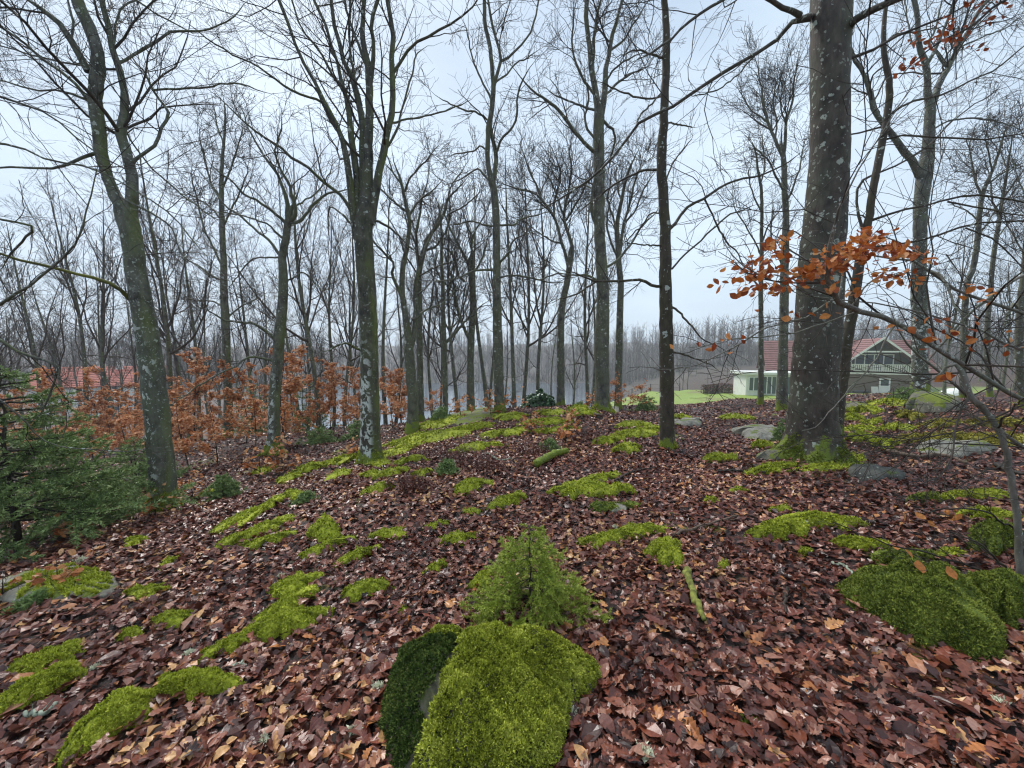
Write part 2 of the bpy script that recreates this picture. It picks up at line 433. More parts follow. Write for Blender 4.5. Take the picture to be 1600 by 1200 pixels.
def moss_mat(name, lo, mid, hi, scale=60):
    m = Mat(name); v = m.coord(); a = m.attr('lc')
    n = m.noise(v, scale, 3); n2 = m.noise(v, 6, 3)
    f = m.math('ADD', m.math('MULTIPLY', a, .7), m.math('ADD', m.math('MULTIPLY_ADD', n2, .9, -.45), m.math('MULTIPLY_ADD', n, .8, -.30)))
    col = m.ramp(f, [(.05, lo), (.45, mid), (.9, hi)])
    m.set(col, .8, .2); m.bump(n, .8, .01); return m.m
M_MOSS = moss_mat('moss', srgb(98, 106, 24), srgb(176, 184, 56), srgb(222, 224, 104))
M_MOSS_D = moss_mat('deep_moss', srgb(60, 72, 24), srgb(122, 134, 50), srgb(178, 184, 88))
M_MOSS_Y = moss_mat('yellow_moss', srgb(108, 102, 38), srgb(158, 150, 62), srgb(192, 186, 98))
M_NEEDLE = ramp_leaf('spruce_needle', [(0, srgb(116, 134, 44)), (.5, srgb(166, 182, 68)), (1, srgb(212, 216, 106))], 'attr', .5, .3)
M_NEEDLE_D = ramp_leaf('dark_needle', [(0, srgb(88, 112, 62)), (.5, srgb(136, 160, 94)), (1, srgb(182, 198, 128))], 'attr', .5, .3)
M_RHODO = ramp_leaf('rhododendron_leaf', [(0, srgb(36, 62, 38)), (.6, srgb(62, 98, 58)), (1, srgb(104, 136, 92))], 'attr', .35, .5)
def stone_mat(name, a, b, moss, mossamt=.5):
    m = Mat(name); v = m.coord()
    n = m.noise(v, 8, 7, .65); n2 = m.noise(v, 45, 4)
    col = m.mix(m.ramp(n, [(.35, (0, 0, 0)), (.65, (1, 1, 1))]), a, b)
    col = m.mix(m.ramp(m.voro(v, 14), [(.10, (1, 1, 1)), (.16, (0, 0, 0))]), col, srgb(170, 176, 160))
    g = m.n('ShaderNodeNewGeometry'); s = m.n('ShaderNodeSeparateXYZ'); m.l(g.outputs['Normal'], s.inputs[0])
    f = m.math('ADD', m.math('MULTIPLY', s.outputs[2], .5), m.math('MULTIPLY_ADD', m.noise(v, 4, 4), 2.4, -1.2))
    col = m.mix(m.ramp(f, [(.72 - mossamt * .5, (0, 0, 0)), (.84 - mossamt * .5, (1, 1, 1))]), col, m.mix(n2, moss, tuple(c * .5 for c in moss[:3]) + (1,)))
    m.set(col, .8, .3); m.bump(m.math('ADD', n, m.math('MULTIPLY', n2, .4)), .9, .02); return m.m
M_STONE = stone_mat('grey_stone', srgb(108, 104, 94), srgb(160, 156, 142), srgb(120, 132, 52), .25)
M_STONE_D = stone_mat('dark_stone', srgb(60, 60, 56), srgb(96, 96, 88), srgb(92, 104, 48), .12)
M_STONE_M = stone_mat('mossy_stone', srgb(84, 82, 70), srgb(132, 128, 112), srgb(120, 132, 46), .75)
M_STONE_B = stone_mat('boulder_stone', srgb(58, 56, 40), srgb(134, 128, 108), srgb(84, 92, 34), .9)
M_LICHEN = plain('foliose_lichen', srgb(222, 222, 192), .9, .1, 40)

# ------------------------------------------------------------------ the ground
def lawn_mask(x, y):
    # mown lawn between the wood and the houses
    d = np.minimum(x - (3.5 + .12 * y) + .8 * np.sin(y * .35), y - (18.5 + 1.1 * np.sin(x * .5)))
    return np.clip(d / 1.6, 0, 1) * np.clip((64 - y) / 4, 0, 1) * np.clip((62 - x) / 6, 0, 1)
def make_ground():
    ang_f = np.radians(np.linspace(-64, 64, 250)); ang_b = np.radians(np.linspace(64, 296, 70)[1:-1])
    ang = np.concatenate([ang_f, ang_b]); nA = len(ang)
    rad = np.concatenate([np.linspace(.15, .7, 6), np.geomspace(.8, 30, 150), np.geomspace(31, 2000, 75)]); nR = len(rad)
    X = rad[:, None] * np.sin(ang)[None]; Y = rad[:, None] * np.cos(ang)[None]
    Z = ground_z(X, Y)
    # fine hummocks close by
    for f, a in ((9, .006), (17, .004), (31, .003)):
        Z += a * np.sin(X * f + 1.3 * np.sin(Y * f * .7)) * np.cos(Y * f * 1.1 + X * 2) * np.exp(-rad[:, None] / 12)
    V = np.stack([X, Y, Z], -1).reshape(-1, 3)
    V = np.concatenate([V, [[0, 0, gz(0, 0)]]])
    i = np.arange(nR - 1)[:, None]; j = np.arange(nA)[None]; j2 = (j + 1) % nA
    Q = np.stack([i * nA + j, i * nA + j2, (i + 1) * nA + j2, (i + 1) * nA + j], -1).reshape(-1, 4)[:, ::-1]
    c = nR * nA; jj = np.arange(nA)
    T = np.stack([jj, (jj + 1) % nA, np.full(nA, c)], -1)
    lawn = lawn_mask(V[:, 0], V[:, 1])
    me = mesh_np('ground', V, Q, T, vattr={'lawn': lawn})
    m = Mat('forest_floor'); co = m.coord()
    vo = m.n('ShaderNodeTexVoronoi'); vo.inputs['Scale'].default_value = 13; m.l(co, vo.inputs['Vector'])
    sx = m.n('ShaderNodeSeparateColor'); m.l(vo.outputs['Color'], sx.inputs[0])
    lit = m.ramp(sx.outputs[0], [(p, tuple(c * .62 for c in q[:3]) + (1,)) for p, q in LITTER])
    lit = m.mix(m.ramp(vo.outputs['Distance'], [(.25, (0, 0, 0)), (.55, (1, 1, 1))]), lit, srgb(40, 26, 22))
    n1 = m.noise(co, .9, 6, .6)
    mossy = m.mix(m.noise(co, 8, 4), srgb(112, 118, 34), srgb(150, 158, 56))
    lit = m.mix(m.ramp(n1, [(.60, (0, 0, 0)), (.68, (.75, .75, .75))]), lit, mossy)
    gr = m.mix(m.noise(co, .6, 4), srgb(118, 142, 54), srgb(150, 168, 72))
    gr = m.mix(m.ramp(m.noise(co, 7, 5), [(.35, (0, 0, 0)), (.7, (1, 1, 1))]), gr, srgb(108, 124, 52))
    gr = m.mix(m.ramp(m.noise(m.coord((.35, 1, 1)), .32, 3), [(.52, (0, 0, 0)), (.60, (.8, .8, .8))]), gr, srgb(122, 108, 74))
    gm = m.n('ShaderNodeSeparateXYZ'); m.l(co, gm.inputs[0])
    lit = m.mix(m.ramp(m.math('DIVIDE', gm.outputs[1], 300.0), [(.30, (0, 0, 0)), (.45, (1, 1, 1))]), lit, m.mix(m.noise(co, .15, 5), srgb(58, 52, 46), srgb(92, 82, 70)))
    col = m.mix(m.attr('lawn'), lit, gr)
    m.set(col, .65, .3); m.bump(m.math('ADD', vo.outputs['Distance'], m.noise(co, 30, 3)), .6, .03)
    o = obj('ground', me, m.m)
    return tag(o, 'sloping woodland floor of brown wet leaves with mown lawn beyond', None, None, 'structure')
ground = make_ground()
def make_water():
    xs = np.linspace(-140, 60, 30); ys = np.linspace(48, 176, 20)
    X, Y = np.meshgrid(xs, ys); V = np.stack([X, Y, np.full_like(X, -12.0)], -1).reshape(-1, 3)
    i = np.arange(19)[:, None]; j = np.arange(29)[None]
    Q = np.stack([i * 30 + j, i * 30 + j + 1, (i + 1) * 30 + j + 1, (i + 1) * 30 + j], -1).reshape(-1, 4)
    m = Mat('lake_water'); m.set(srgb(84, 92, 100), .12, .6)
    m.bump(m.noise(m.coord((1, .4, 1)), 1.2, 4), .12, .1)
    return tag(obj('water', mesh_np('water', V, Q), m.m), 'grey still lake glimpsed between the trunks', None, None, 'structure')
make_water()

def sprigs(geo, pos, nrm, size, g, blades=4, spread=1.15, width=.30):
    N = len(pos)
    for k in range(blades):
        d = unit(nrm + g.normal(0, spread, (N, 3))); d = unit(d + nrm * .35)
        side = unit(np.cross(d, g.normal(size=(N, 3))))
        L = (size * g.uniform(.6, 1.2, N))[:, None]
        a = pos + side * L * width; b = pos - side * L * width; c = pos + d * L
        V = np.stack([a, b, c], 1).reshape(-1, 3)
        T = (np.arange(N) * 3)[:, None] + np.arange(3)[None]
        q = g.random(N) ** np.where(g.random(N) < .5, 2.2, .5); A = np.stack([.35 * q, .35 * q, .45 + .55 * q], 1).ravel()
        geo.add(V, T=T, a=A)

# ------------------------------------------------------------------ trees traced from the photograph
def trunk_tube(geo, P, R, base, S=18, flare=.45, fl_h=.16, g=None, lobes=5):
    K = len(P)
    T = unit(np.gradient(P, axis=0))
    A = unit(np.cross(T, np.array([0, 1.0, 0.05]))); B = np.cross(T, A)
    th = np.arange(S) * 2 * np.pi / S
    h = P[:, 2] - base[2]
    ph = g.uniform(0, 6.28, 4)
    fl = np.exp(-np.clip(h, -.05, None) / fl_h) * flare
    lob = 1 + fl[:, None] * (.55 + .45 * np.sin(lobes * th[None] + ph[0] + .6 * np.sin(2 * th[None] + ph[1])))
    wob = 1 + .035 * np.sin(2 * th[None] + ph[2] + h[:, None] * 1.7) + .025 * np.sin(3 * th[None] + h[:, None] * 3.1 + ph[3]) + g.normal(0, .008, (K, S))
    rr = R[:, None] * lob * wob
    V = P[:, None] + rr[..., None] * (A[:, None] * np.cos(th)[None, :, None] + B[:, None] * np.sin(th)[None, :, None])
    V = V.reshape(-1, 3) - base
    k = np.arange(K - 1)[:, None]; s = np.arange(S)[None]; s2 = (s + 1) % S
    q = np.stack([k * S + s, k * S + s2, (k + 1) * S + s2, (k + 1) * S + s], -1).reshape(-1, 4)
    geo.add(V, q, a=V[:, 2])
def px_path(pts, Y0, Y1, extend=True, ext_len=2.4):
    n = len(pts); P, R = [], []
    for i, (x, y, w) in enumerate(pts):
        Y = Y0 + (Y1 - Y0) * i / max(n - 1, 1)
        p = at(x, y, Y); P.append(p); R.append(w / F * zdepth(p) / 2 * math.cos(math.atan(abs(x - 800) / F)))   # wide lens: round things far off axis look broader
    if extend and (pts[-1][1] <= 12 or pts[-1][0] < 2 or pts[-1][0] > 1598):
        d = unit(P[-1] - P[-2])
        up = .35 if pts[-1][1] <= 12 else .0
        for k in range(3):
            d = unit(d + np.array([0, 0, up * .5]))
            P.append(P[-1] + d * ext_len / 3); R.append(R[-1] * .68)
    elif extend:
        d = unit(P[-1] - P[-2]); L = max(.35, min(1.1, R[-1] * 60))
        for k in range(3):
            d = unit(d + rng.normal(0, .16, 3) + np.array([0, 0, .08])); P.append(P[-1] + d * L / 3); R.append(max(R[-1] * .4, .0025))
    return np.array(P), np.array(R)

def traced_tree(name, label, cat, Y, trunk, limbs, mat, seed, group=None, twig=1.0, low=0.0, S=18, flare=.45, fl_h=.16, twigmat=None, up=.05, side_twigs=True, ground_fix=True, rlim=1.0, collar=None):
    """trunk and limbs are (x, y, width) photo pixels; each limb may start with a depth change at its tip"""
    g = np.random.default_rng(seed)
    TP, TR = px_path(trunk, Y, Y)
    if ground_fix:
        b = TP[0].copy(); b[2] = gz(b[0], b[1])
        TP[0] = b
        TP = np.concatenate([[b - np.array([0, 0, .18])], TP]); TR = np.concatenate([[TR[0] * 1.02], TR])
    base = b if ground_fix else TP[0].copy()
    root = empty(name, base)
    tag(root, label, cat, group)
    n = max(14, int(np.linalg.norm(np.diff(TP, axis=0), axis=1).sum() * 9))
    P, R = smooth_path(TP, TR, n)
    P[2:] += g.normal(0, .004, (n - 2, 3)) * np.array([1, 1, 0])
    gt = Geo(); trunk_tube(gt, P, R, base, S, flare if ground_fix else 0, fl_h, g)
    obj('trunk', gt.mesh('trunk', attr='h'), mat, root)
    if collar:                                         # moss growing on the foot and the roots
        ch, N = collar[:2]; Vg = gt.V[0].reshape(n, S, 3); kk = max(3, int(np.searchsorted(Vg[:, 0, 2], ch)))
        ki = g.integers(0, kk, N); si = g.integers(0, S, N); a = g.random((N, 1)); b_ = g.random((N, 1))
        pos = (Vg[ki, si] * (1 - a) + Vg[ki + 1, si] * a) * (1 - b_) + (Vg[ki, (si + 1) % S] * (1 - a) + Vg[ki + 1, (si + 1) % S] * a) * b_
        edge = ch * (.55 + .35 * np.sin(si * 2 * np.pi / S * 3 + 1) + .25 * np.sin(si * 2 * np.pi / S * 7))
        pos = pos[(pos[:, 2] < edge * g.uniform(.5, 1.15, N)) & (pos[:, 2] > -.05)]
        ax = (P[0] - base)[None]; nr = unit((pos - ax) * np.array([1, 1, 0]) + np.array([0, 0, .04])); nr = unit(nr + np.array([0, 0, .5]))
        gm = Geo(); sprigs(gm, pos, nr, g.uniform(.6, 1.4, len(pos)) * max(.014, 2.4 * Y / F), g)
        mo = obj('moss', gm.mesh('moss', smooth=False, attr='lc'), M_MOSS_D if len(collar) > 2 else M_MOSS, root); mo['kind'] = 'stuff'
    LP, LR = [], []
    main = [(P[np.linspace(int(n * .35), n - 1, 16).astype(int)], R[np.linspace(int(n * .35), n - 1, 16).astype(int)])]
    for lb in limbs:
        dY = None
        if not isinstance(lb[0], tuple): dY, lb = lb[0], lb[1:]
        a = at(lb[0][0], lb[0][1], Y); z = at(lb[-1][0], lb[-1][1], Y)
        if dY is None: dY = g.uniform(-.35, .35) * np.linalg.norm(z - a)
        # the limb leaves the wood it grows from: nearest trunk or earlier limb point sets its depth
        best, Ys = 1e9, Y
        for q in [P] + LP:
            for pnt in q[::2]:
                d = pnt - EYE; zc = zdepth(pnt); vv = -(d[2] * CP + d[1] * SP) / zc; uu = d[0] / zc
                e = (uu * F + 800 - lb[0][0]) ** 2 + (vv * F + 600 - lb[0][1]) ** 2
                if e < best: best, Ys = e, pnt[1]
        lp, lr = px_path(lb, Ys, Ys + dY)
        lp, lr = smooth_path(lp, lr, 20)
        lp[1:-1] += g.normal(0, .008, (18, 3)) * min(1, Y / 8)
        LP.append(lp); LR.append(lr * rlim)
    gl = Geo()
    if LP:
        big = np.array([l for l in LP]); br = np.array([l for l in LR])
        for lp, lr in zip(LP, LR):
            gl = Geo(); pack(gl, lp[None], lr[None], 10 if lr[0] > .03 else 6, base)
            obj('limb', gl.mesh('limb', attr='h'), mat, root)
    # twigs: they sprout from limbs and, thinly, from the trunk
    gc = Geo()
    parents, pr = (np.array(LP), np.array(LR)) if LP else (np.zeros((0, 20, 3)), np.zeros((0, 20)))
    dz = Y
    rm = max(.0026, .00044 * dz)
    seeds = []
    if len(parents):
        seeds.append(sprout(parents, pr, g, 4.2 * twig, .18, 1.0, (48, 16), (.40, .3, 1.9), 8, .17, up, .42, rm * 1.5, taper=.35))
    if side_twigs and low > 0:
        tp = np.array([main[0][0]]); tr = np.array([main[0][1]])
        seeds.append(sprout(tp, tr, g, low, 0, .95, (72, 14), (.5, .5, 1.9), 8, .15, .02, .10, rm * 2, flat=.3))
    if not seeds: return root
    B1 = np.concatenate([s[0] for s in seeds]); R1 = np.concatenate([s[1] for s in seeds])
    R1 = np.minimum(R1, .03)
    B2, R2 = sprout(B1, R1, g, 6.0 * twig, .12, 1.0, (46, 15), (.48, .16, .9), 5, .18, up * .8, .5, rm * 1.1, taper=.4)
    B3, R3 = sprout(B2, R2, g, 6.0 * twig, .1, 1.0, (44, 14), (.55, .10, .42), 3, .16, up * .8, .6, rm * .85, taper=.5)
    pack(gc, B1, R1, 5, base); pack(gc, B2, R2, 3, base); pack(gc, B3, R3, 3, base)
    if gc.n: obj('crown', gc.mesh('crown', attr='h'), twigmat or M_TWIG, root)
    return root

CAT = 'tree'
traced_tree('beech_tree', 'mossy footed beech with two stems parting above a long mossy limb, beside young spruces', CAT, 5.5,
    [(258, 812, 52), (256, 780, 47), (250, 700, 44), (243, 620, 42), (232, 540, 40), (222, 480, 38), (212, 420, 37), (206, 370, 37), (198, 338, 42), (190, 322, 30),
     (176, 298, 22), (166, 270, 21), (157, 230, 23), (152, 180, 25), (149, 150, 25), (153, 112, 25), (153, 90, 22), (148, 64, 22), (138, 40, 24), (124, 10, 24), (112, -30, 22)],
    [(.25, (203, 342, 25), (208, 318, 23), (207, 290, 21), (200, 250, 20), (190, 220, 20), (188, 195, 20), (196, 170, 14), (193, 140, 13), (184, 105, 13), (175, 75, 12), (170, 45, 12), (163, 20, 11), (158, -10, 10)),
     (-.3, (138, 112, 15), (115, 70, 14), (105, 50, 13), (85, 30, 12), (70, 18, 10), (45, 0, 8), (20, -20, 6)),
     (.2, (112, 62, 5), (115, 35, 5), (108, 10, 4)),
     (.8, (183, 100, 6), (200, 92, 6), (215, 82, 6), (233, 70, 6), (250, 60, 5), (266, 50, 5), (290, 48, 4), (320, 48, 3), (360, 30, 2.5), (375, 15, 2)),
     (.5, (202, 262, 9), (225, 240, 7), (247, 220, 6.5), (252, 196, 6), (265, 182, 6), (258, 165, 5), (245, 150, 5), (236, 135, 4.5), (225, 112, 4), (208, 92, 3)),
     (.4, (237, 141, 4), (270, 139, 4), (320, 136, 3.5), (368, 130, 3), (400, 140, 2)),
     (-.4, (138, 156, 9), (120, 135, 7), (95, 112, 7), (70, 95, 7), (40, 68, 6), (15, 50, 6), (-10, 35, 6)),
     (-.2, (138, 157, 7), (110, 146, 5), (90, 142, 4), (50, 141, 4), (20, 130, 4), (-10, 122, 3)),
     (-.5, (153, 238, 8), (130, 245, 7), (95, 262, 6), (60, 262, 5), (20, 263, 5), (-10, 264, 4)),
     (.4, (152, 110, 5), (120, 100, 4), (90, 97, 4), (50, 85, 3.5), (0, 72, 3)),
     (-.5, (178, 302, 4), (210, 320, 4), (250, 340, 3.5), (270, 358, 3.5), (283, 395, 3), (320, 425, 2.5)),
     (.6, (188, 192, 4), (215, 235, 3), (245, 270, 3), (280, 300, 3), (320, 330, 2.5)),
     (.9, (178, 70, 4), (182, 30, 4), (195, 8, 4), (215, 2, 4), (240, 18, 3), (262, 32, 3), (300, 50, 2))],
    M_BARK_L, 11, twig=1.15, low=1.0, fl_h=.2, flare=.3, collar=(.35, 2600))
# the mossy low limb reaches out of the picture on the left
traced = bpy.data.objects['beech_tree']

def add_limb(root, Yspan, pts, mat, seed, name='limb', twig=1.0, S=8, up=.02, rm=.0022):
    g = np.random.default_rng(seed); base = np.array(root.location)
    lp, lr = px_path(pts, *Yspan); lp, lr = smooth_path(lp, lr, 26); lp[1:-1] += g.normal(0, .006, (24, 3))
    gl = Geo(); pack(gl, lp[None], lr[None], S, base); obj(name, gl.mesh(name, attr='h'), mat, root)
    B1, R1 = sprout(lp[None], lr[None], g, 4 * twig, .2, 1, (52, 15), (.3, .25, 1.1), 8, .17, up, .4, rm * 1.6)
    B2, R2 = sprout(B1, R1, g, 6 * twig, .1, 1, (46, 15), (.45, .12, .5), 6, .17, up, .55, rm * 1.1)
    B3, R3 = sprout(B2, R2, g, 6 * twig, .1, 1, (46, 15), (.5, .06, .25), 4, .17, up, .6, rm * .8)
    gc = Geo(); pack(gc, B1, R1, 5, base); pack(gc, B2, R2, 3, base); pack(gc, B3, R3, 3, base)
    if gc.n: obj('twigs', gc.mesh('twigs', attr='h'), M_TWIG, root)['kind'] = 'stuff'
    return lp, lr, (B1, B2, B3)
add_limb(traced, (5.5, 4.4), [(203, 468, 9), (190, 453, 8), (165, 440, 8), (130, 430, 7), (100, 423, 7), (75, 415, 7), (45, 408, 7), (20, 404, 6), (0, 395, 6), (-20, 388, 6)], M_TWIG_MOSS, 5)

traced_tree('beech_tree', 'branchy beech with a moss green foot among copper beech saplings on the left slope', CAT, 9.0,
    [(428, 722, 30), (428, 700, 23), (428, 660, 20), (430, 600, 19), (434, 560, 18), (437, 520, 18), (441, 480, 16), (443, 440, 15), (441, 400, 13), (447, 370, 12), (450, 346, 12)],
    [(.3, (450, 345, 9), (449, 320, 7), (444, 300, 6), (438, 280, 5), (425, 260, 5), (410, 240, 4), (395, 215, 3), (385, 190, 2.5)),
     (-.2, (454, 345, 8), (462, 335, 7), (460, 318, 6), (454, 300, 6), (452, 290, 5), (445, 275, 5), (437, 262, 4), (430, 235, 3), (440, 200, 2.5)),
     (.5, (453, 352, 6), (472, 342, 6), (482, 328, 5), (495, 315, 5), (507, 305, 4), (525, 300, 3)),
     (-.6, (447, 350, 6), (430, 335, 5), (405, 315, 4.5), (380, 302, 4), (365, 285, 3), (350, 275, 3), (335, 262, 2)),
     (.6, (438, 400, 6), (425, 380, 5), (410, 367, 4.5), (395, 355, 4), (372, 335, 4), (350, 320, 3), (330, 290, 2)),
     (-.3, (443, 374, 4), (430, 362, 4), (420, 352, 3.5), (405, 345, 3), (385, 338, 3), (350, 333, 2.5)),
     (.2, (436, 402, 4), (415, 402, 3), (397, 404, 3), (380, 420, 2.5), (365, 440, 2)),
     (-1.0, (430, 565, 5.5), (410, 560, 4.5), (390, 558, 4), (370, 570, 3.5), (345, 582, 3), (315, 600, 3), (285, 620, 2)),
     (-.6, (430, 530, 7), (418, 520, 6), (408, 512, 5), (395, 505, 5), (370, 503, 4), (350, 500, 4), (335, 490, 3), (310, 478, 2)),
     (.4, (446, 440, 3.5), (460, 433, 3), (472, 425, 3), (480, 430, 2.5), (492, 442, 2)),
     (.5, (455, 330, 3.5), (468, 318, 3), (485, 308, 3), (500, 295, 2.5), (515, 270, 2))], M_BARK_Q, 12, twig=1.0, low=.35, flare=.8, fl_h=.14, collar=(.3, 1500))
traced_tree('beech_tree', 'many stemmed beech with white lichen patches up its dark trunk', CAT, 7.9,
    [(580, 716, 36), (579, 690, 32), (578, 640, 31), (577, 590, 30), (577, 540, 29), (575, 490, 28), (573, 450, 28), (570, 400, 29), (568, 360, 31), (572, 320, 26), (574, 280, 18), (575, 240, 15), (577, 200, 13), (577, 160, 12), (577, 130, 11), (575, 100, 10), (570, 80, 9), (566, 50, 8), (568, 20, 7), (570, -10, 7)],
    [(-.3, (558, 370, 15), (552, 335, 14), (549, 310, 12), (546, 280, 11), (541, 250, 10), (537, 225, 9), (525, 195, 8), (515, 175, 7), (507, 160, 7), (497, 135, 6), (480, 110, 6), (470, 90, 5), (458, 60, 5), (445, 20, 6), (435, 0, 6)),
     (-.6, (508, 163, 4.5), (490, 153, 4), (470, 147, 4), (445, 135, 4), (420, 115, 3.5), (400, 102, 3), (370, 88, 3), (340, 70, 3), (315, 52, 2.5)),
     (.3, (563, 365, 15), (558, 330, 13), (558, 290, 12), (556, 260, 11), (550, 220, 10), (548, 190, 9), (543, 160, 8), (540, 135, 7), (530, 120, 6), (526, 95, 5), (515, 60, 4.5), (505, 30, 5), (490, 0, 5)),
     (.5, (567, 355, 14), (567, 280, 13), (568, 240, 13), (566, 200, 11), (563, 170, 10), (555, 140, 9), (545, 110, 8), (535, 90, 7), (528, 60, 7), (520, 30, 6), (518, 0, 6)),
     (-.2, (577, 142, 7), (582, 100, 7), (583, 70, 6), (580, 40, 6), (590, 0, 6)),
     (-.1, (578, 350, 18), (585, 310, 14), (592, 270, 12), (598, 240, 12), (605, 210, 11), (611, 180, 10), (614, 150, 9), (613, 120, 9), (612, 90, 8), (615, 60, 8), (610, 30, 7), (605, 0, 7)),
     (-.4, (614, 115, 5), (630, 90, 5), (645, 70, 4.5), (660, 62, 4), (680, 50, 4), (700, 38, 3.5), (730, 20, 3), (745, 2, 2.5)),
     (.5, (611, 192, 3.5), (640, 186, 3), (680, 178, 2.5), (715, 165, 2)),
     (-.5, (549, 330, 6), (530, 302, 5.5), (505, 285, 5.5), (490, 270, 5), (470, 255, 5), (455, 245, 5), (440, 232, 4.5), (410, 212, 4), (380, 190, 3), (350, 160, 2)),
     (.5, (560, 362, 4), (540, 340, 4), (527, 328, 3), (515, 326, 3), (512, 350, 2)),
     (.6, (586, 345, 4), (600, 350, 4), (620, 365, 3), (640, 385, 2.5)),
     (-.6, (567, 550, 4), (548, 538, 4), (535, 537, 3), (518, 546, 2)),
     (.4, (575, 115, 5), (560, 70, 5), (548, 40, 4), (540, 5, 4)), (.2, (565, 165, 4), (552, 110, 4), (545, 60, 4), (548, 0, 4)),
     (-.4, (540, 140, 4), (520, 120, 4), (500, 80, 4), (470, 40, 3), (455, 0, 3)),
     (.6, (600, 238, 4), (620, 205, 4), (625, 180, 3), (640, 130, 3), (650, 90, 2.5))], M_BARK_P, 13, twig=.72, low=.3, flare=.55, fl_h=.14, collar=(.3, 1600))
traced_tree('beech_tree', 'mossy trunked beech forking low into two leaning stems above a mossy bank', CAT, 10.3,
    [(645, 674, 22), (645, 650, 18), (645, 620, 17), (642, 590, 16), (640, 560, 16), (638, 530, 12), (634, 500, 10), (630, 470, 9.5), (628, 440, 9), (631, 410, 8), (636, 385, 7), (640, 350, 6), (637, 330, 6), (630, 300, 5), (625, 278, 4)],
    [(.5, (641, 545, 10), (648, 515, 8), (649, 490, 7), (648, 460, 7), (652, 430, 6), (660, 405, 5), (672, 372, 4), (680, 350, 3), (690, 330, 2.5)),
     (-.4, (632, 478, 6), (622, 450, 5), (613, 430, 5), (615, 412, 4), (605, 400, 4), (590, 385, 3)),
     (.4, (637, 332, 4), (622, 320, 4), (610, 310, 3.5), (600, 300, 3)), (.3, (638, 340, 4), (650, 320, 4), (660, 310, 3.5), (675, 300, 2.5)),
     (.7, (645, 500, 4), (665, 485, 3), (690, 475, 2.5), (705, 460, 2)), (-.5, (633, 300, 4), (640, 280, 3), (655, 262, 3), (670, 245, 2)),
     (.4, (628, 290, 3), (615, 270, 3), (608, 250, 2.5), (600, 235, 2))], M_BARK, 14, twig=1.15, low=.3, flare=.3, up=.07)
traced_tree('beech_tree', 'slim straight beech forking high into close stems beside the rock slab', CAT, 10.5,
    [(782, 650, 18), (780, 620, 15.5), (779, 580, 15), (778, 540, 15), (777, 500, 14), (776, 460, 13), (776, 420, 12), (776, 380, 11.5), (775, 340, 11), (773, 310, 11), (770, 288, 11), (765, 270, 8), (762, 245, 7.5), (763, 200, 8), (767, 180, 8), (770, 150, 8), (771, 130, 7), (768, 100, 6), (765, 70, 6), (758, 40, 6), (757, 10, 6), (757, -20, 5)],
    [(.15, (771, 283, 7), (774, 265, 7), (775, 245, 7), (770, 218, 6), (767, 195, 5), (770, 170, 4)),
     (-.3, (770, 142, 6), (777, 112, 5), (783, 92, 5), (778, 70, 4), (770, 48, 4), (765, 15, 4), (762, -5, 3)),
     (.4, (782, 96, 4), (800, 85, 4), (815, 70, 3), (830, 50, 3), (838, 20, 3), (842, 0, 3)),
     (-.5, (775, 240, 4), (785, 215, 4), (800, 200, 3.5), (808, 180, 3.5), (808, 155, 3), (812, 135, 3), (820, 118, 2)),
     (.5, (767, 285, 3.5), (755, 272, 3.5), (745, 263, 3), (733, 272, 2.5), (715, 282, 2)),
     (-.4, (772, 353, 3.5), (755, 352, 3), (740, 345, 2.5), (715, 350, 2)), (.4, (780, 352, 3.5), (803, 351, 3), (812, 343, 3), (845, 334, 2)),
     (-.6, (771, 422, 4), (755, 422, 3.5), (735, 425, 3), (715, 435, 3), (685, 440, 2)), (-.2, (774, 420, 4), (786, 405, 4), (796, 392, 3.5), (800, 378, 3), (815, 368, 2)),
     (.5, (781, 434, 3.5), (800, 430, 3), (830, 434, 3), (865, 442, 2)),
     (.4, (762, 235, 3), (750, 228, 3), (742, 235, 2.5), (715, 240, 2)), (-.6, (766, 190, 3), (745, 175, 3), (725, 172, 2.5), (700, 160, 2)),
     (.3, (767, 155, 3.5), (755, 130, 3), (745, 110, 3), (735, 80, 2.5), (730, 50, 2)), (.6, (772, 130, 3), (790, 118, 3), (805, 100, 2.5), (825, 90, 2))],
    M_BARK, 15, twig=.85, low=.25, flare=.35)
traced_tree('beech_tree', 'slender beech with a lyre shaped fork standing behind the dark evergreen bush', CAT, 13.5,
    [(876, 640, 13), (876, 600, 12), (876, 560, 12), (876, 520, 11.5), (878, 480, 11), (882, 460, 10), (886, 440, 9.5), (890, 412, 9)],
    [(.4, (888, 415, 6), (884, 400, 5), (878, 380, 5), (871, 355, 4.5), (866, 340, 4), (858, 325, 4), (845, 310, 4), (838, 290, 3), (828, 268, 3), (820, 245, 2)),
     (-.3, (892, 412, 6.5), (895, 388, 5.5), (889, 370, 5), (883, 350, 5), (881, 335, 5), (886, 310, 4), (890, 290, 3), (893, 262, 3), (890, 240, 2)),
     (.4, (866, 342, 4), (866, 320, 3.5), (872, 295, 3), (876, 275, 2.5), (870, 250, 2)), (.5, (881, 336, 3.5), (875, 322, 3), (868, 300, 2.5), (855, 275, 2)),
     (-.5, (884, 345, 3.5), (896, 325, 3), (905, 310, 2.5), (915, 290, 2)), (-.5, (846, 312, 3), (838, 305, 3), (820, 298, 2.5), (800, 292, 2)),
     (.5, (877, 380, 3), (862, 376, 2.5), (845, 365, 2), (830, 355, 2)), (.6, (882, 432, 3), (870, 428, 2.5), (850, 435, 2))], M_BARK, 16, twig=1.3, up=.08)
